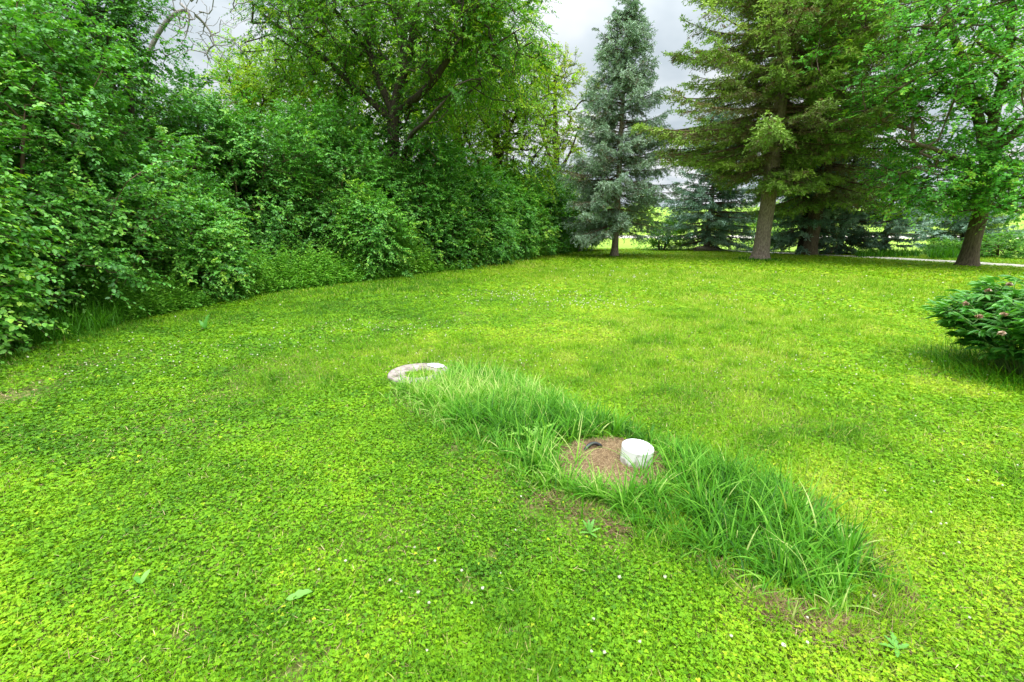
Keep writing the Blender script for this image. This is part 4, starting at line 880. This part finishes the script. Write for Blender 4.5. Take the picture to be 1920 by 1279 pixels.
# ------------------------------------------------------------------ low shrubs and far trees
def low_bush(px, py, rx, h, label, seed, mat=M_elder, lsz=.09, tt=.35, n=110, Y=None):
    p = G(px, py)
    shrub(0, p[0], p[1], rx, h, label, mat=mat, nclus=n, lsz=lsz, seed=seed, tt=(tt, .15), group=None, cat='bush', nl=9, tl=.32)
low_bush(1240, 470, 1.3, 1.9, 'dark low bush between the two blue spruces', 601)
low_bush(1432, 466, 1.4, 2.6, 'bright green bush behind the thick grey trunk', 602, tt=.5)
low_bush(1872, 484, 1.6, 1.35, 'dark bush behind the driveway right of the maple trunk', 603, n=150)
low_bush(1768, 480, .9, .8, 'low dark bush behind the driveway left of the maple trunk', 604, n=60)
def distant():
    rng = np.random.default_rng(71); spots = []
    xs = [-34, -22, -11, -2, 8, 15, 22, 29, 35, 58, 70, 96, 112, 128, 43, 50, 82, 104]
    labs = ['far round tree beyond the road']
    protos = []
    for v in range(3):
        h = (6.5, 8, 5.5)[v]; w = (3.4, 3.2, 3.6)[v]
        b = np.zeros(3); blobs = [((0, 0, h * .58), (w, w, h * .42), 90), ((w * .4, 0, h * .45), (w * .6, w * .6, h * .3), 30), ((-w * .45, .3, h * .5), (w * .55, w * .6, h * .3), 30)]
        sk = [([b, b + [0, 0, h * .3], b + [.1, 0, h * .6]], [.3, .22, .1], None)]
        protos.append(plant('distant_tree', b, '', 'tree', blobs, sk, M_far, M_bark_dark, .42, T_kite(.7), 720 + v, ntw=4, tl=1.0, nl=9, droop=.3, tipr=.03, shell=2.5, twigs=False))
    names = ['seen left of the hedge', 'behind the left shrubs', 'behind the box elder', 'behind the hedge end', 'first right of the hedge end', 'seen through the left side of the tall blue spruce',
             'seen through the right side of the tall blue spruce', 'in the gap between the two left spruces', 'behind the dark blue spruce', 'seen left of the small layered spruce', 'seen right of the small layered spruce', 'first right of the maple', 'second right of the maple', 'third right of the maple', 'just right of the thick grey trunk', 'behind the pair of old spruces', 'just left of the maple trunk', 'between the first two right of the maple']
    for i, x in enumerate(xs):
        p = protos[i % 3]
        if i >= 3:
            r = p.copy(); col.objects.link(r)
            for ch in p.children:
                c = ch.copy(); col.objects.link(c); c.parent = r
        else: r = p
        Y = 92 + rng.uniform(-4, 14); r.location = (x, Y, float(H(x, Y)) - .1); r.rotation_euler = (0, 0, rng.uniform(0, 6.28)); s = rng.uniform(.75, 1.25); r.scale = (s, s, s * rng.uniform(.9, 1.1))
        tag(r, 'distant round tree beyond the road, ' + names[i], 'tree', 'trees beyond the road')
distant()

# ------------------------------------------------------------------ peony
def peony():
    rng = np.random.default_rng(81); c = np.array([5.38, 4.42, float(H(5.38, 4.42))]); root = empty('peony', c, 'dark green peony bush with faded flowers at the right edge', 'peony')
    LV, LF, LT = [], [], []; lo = 0; S0, S1 = [], []
    T = T_lance(.27)
    fl = []
    for i in range(190):
        a = rng.uniform(0, 6.28); q = math.sqrt(rng.random()) ; lean = q * 1.05
        hh = (.93 - .36 * q ** 2.4) * rng.uniform(.85, 1.08); rr = .80 * q
        b0 = c + [.25 * q * math.cos(a), .25 * q * math.sin(a), 0]; tip = c + np.array([rr * math.cos(a), rr * math.sin(a), hh])
        S0.append(b0); S1.append(tip); od = np.array([math.cos(a), math.sin(a), 0])
        for s in (.45, .62, .78, .9, 1.0):
            if s < .6 and q < .5: continue
            p = b0 + (tip - b0) * s
            for e in range(2):
                aa = rng.uniform(0, 6.28) if q < .4 else a + rng.normal(0, 1.0); ld = norm(np.array([math.cos(aa), math.sin(aa), rng.uniform(-.1, .7)])); pl = rng.uniform(.07, .14); pe = p + ld * pl
                S0.append(p); S1.append(pe); sd = norm(np.cross(ld, [0, 0, 1]))
                k = 7; ang = np.array([0, .55, -.55, 1.0, -1.0, .28, -.28]); bp = np.array([0, .2, .2, .5, .5, 0, 0])
                yd = ld[None] * np.cos(ang)[:, None] + sd[None] * np.sin(ang)[:, None] + rng.normal(0, .14, (k, 3)); yd[:, 2] -= rng.uniform(.0, .45)
                nd = np.array([0, 0, 1.]) + rng.normal(0, .22, (k, 3)) + od * .35
                V, Fc, kf = place(T, pe[None] - ld[None] * (bp * pl)[:, None], yd, nd, rng.uniform(.085, .135, k)); LV.append(V); LF.append(Fc + lo); lo += len(V)
                LT.append(np.repeat(np.clip(rng.normal(.32 + .25 * s, .14, k), 0, 1), kf))
        if i % 12 == 0: fl.append(tip)
    mesh('foliage', np.concatenate(LV), [np.concatenate(LF)], M_peony, parent=root, tint=np.concatenate(LT), origin=c, smooth=False)
    S0, S1 = np.array(S0), np.array(S1); V, Fc = segs(S0, S1, np.full(len(S0), .0045), np.full(len(S0), .003), 5)
    mesh('stems', V, [Fc], noise_mat('peony_stem', [(.3, (.08, .20, .05)), (.7, (.22, .30, .08))], 9, 3, .6, 0), parent=root, origin=c)
    Mf = leaf_mat('faded_petal', [(0, (.20, .11, .06)), (.4, (.45, .29, .18)), (.75, (.62, .50, .38)), (1, (.78, .72, .58))], .2, .7, .2, trans_col=(1, 1, 1))
    for (px, py, Y) in [(1811, 570, 4.55), (1835, 594, 4.2), (1882, 590, 4.0), (1878, 625, 3.85), (1893, 534, 4.4), (1853, 545, 4.5), (1935, 562, 4.1)]:
        p = A(px, py, Y); n = 46; D = norm(rng.normal(0, 1, (n, 3)) * [1, 1, .4] + [0, 0, .25])
        V, Fc, kf = place(T_ovate(.7, .3), np.tile(p, (n, 1)), D, rdir(rng, n) + [0, 0, .6], rng.uniform(.015, .036, n)); base = rng.uniform(.15, .8)
        mesh('flower', V, [Fc], Mf, parent=root, tint=np.repeat(np.clip(rng.normal(base, .25, n), 0, 1), kf), origin=c)
        V, Fc = segs(p[None] - [[0, 0, .16]], p[None], np.array([.004]), np.array([.004]), 5)
    # long grass at its foot
    n = 2200; a = rng.uniform(0, 6.28, n); r = .68 + rng.normal(0, .14, n); x, y = c[0] + r * np.cos(a), c[1] + r * np.sin(a)
    V, Fc = blades(np.stack([x, y, H(x, y)], -1), a + rng.normal(0, 1, n), rng.uniform(.12, .38, n), rng.uniform(.004, .008, n), rng.uniform(.1, .7, n), rng.gamma(2.2, .5, n), S=5, twist=rng.normal(0, .5, n))
    p = G(1838, 600); V2, F2 = blades(np.array([p]), np.array([.3]), np.array([.62]), np.array([.004]), np.array([.05]), np.array([.25]), S=5)
    V, Fc = join([(V, Fc), (V2, F2)])
    o = mesh('peony_grass', V, [Fc], M_tall, tint=np.clip(np.repeat(rng.normal(.4, .2, n + 1), 5), 0, 1)); tag(o, 'long grass blades around the foot of the peony bush', 'grass', kind='stuff')
peony()

# ------------------------------------------------------------------ seeding culms, fallen log
def culms():
    rng = np.random.default_rng(91)
    for i, (px, py, L, az, lab) in enumerate([(1592, 1065, .42, .3, 'tallest thin seeding grass stalk at the near end of the tall grass'), (1500, 1000, .34, 1.2, 'thin seeding grass stalk leaning out of the middle of the strip'),
                                              (1640, 1120, .36, .1, 'seeding grass stalk at the corner of the strip, nearest the camera'), (1560, 985, .36, .8, 'seeding grass stalk behind the tallest one'), (1385, 900, .26, 1.9, 'short seeding grass stalk near the white cap')]):
        p = G(px, py); p[2] = H(p[0], p[1]); s = np.linspace(0, 1, 12); th = .12 + .35 * s; d = L / 11
        hx = np.cumsum(np.sin(th)) * d; hz = np.cumsum(np.cos(th)) * d; P = np.stack([p[0] + hx * math.cos(az), p[1] + hx * math.sin(az), p[2] + hz], -1)
        root = empty('grass_stalk', p, lab, 'grass stalk', 'seeding stalks in the tall grass')
        V, Fc = tube(P, np.linspace(.0014, .0007, 12), 5); mesh('stem', V, [Fc], M_tall, parent=root, tint=np.full(len(Fc), .4), origin=p)
        m = 60; q = rng.uniform(.7, 1, m); pos = np.stack([np.interp(q, s, P[:, c]) for c in range(3)], -1)
        V, Fc, kf = place(T_kite(.35), pos, rng.normal(0, .7, (m, 3)) + [0, 0, 1.2], rdir(rng, m), rng.uniform(.006, .014, m)); mesh('seed_head', V, [Fc], M_tall, parent=root, tint=np.full(len(Fc), .95), origin=p)
culms()
def log():
    a, b = G(1303, 472.5), G(1346, 471.5); a[2] = b[2] = .14; t = np.linspace(0, 1, 9)[:, None]; P = a * (1 - t) + b * t; P[:, 2] += .05 * np.sin(t[:, 0] * 5)
    root = empty('fallen_log', (*((a + b) / 2)[:2], 0), 'pale fallen log lying under the dark blue spruce', 'log'); o_ = np.array([*((a + b) / 2)[:2], 0])
    V, Fc = tube(P, np.linspace(.15, .10, 9), 12, .15, 4); mesh('bark', V, [Fc], M_bark_spruce, parent=root, smooth=True, origin=o_)
    V, Fc = tube(np.array([P[5], P[5] + [.3, -.2, .25], P[5] + [.5, -.3, .3]]), [.04, .03, .015], 8); mesh('broken_branch', V, [Fc], M_bark_spruce, parent=root, smooth=True, origin=o_)
log()
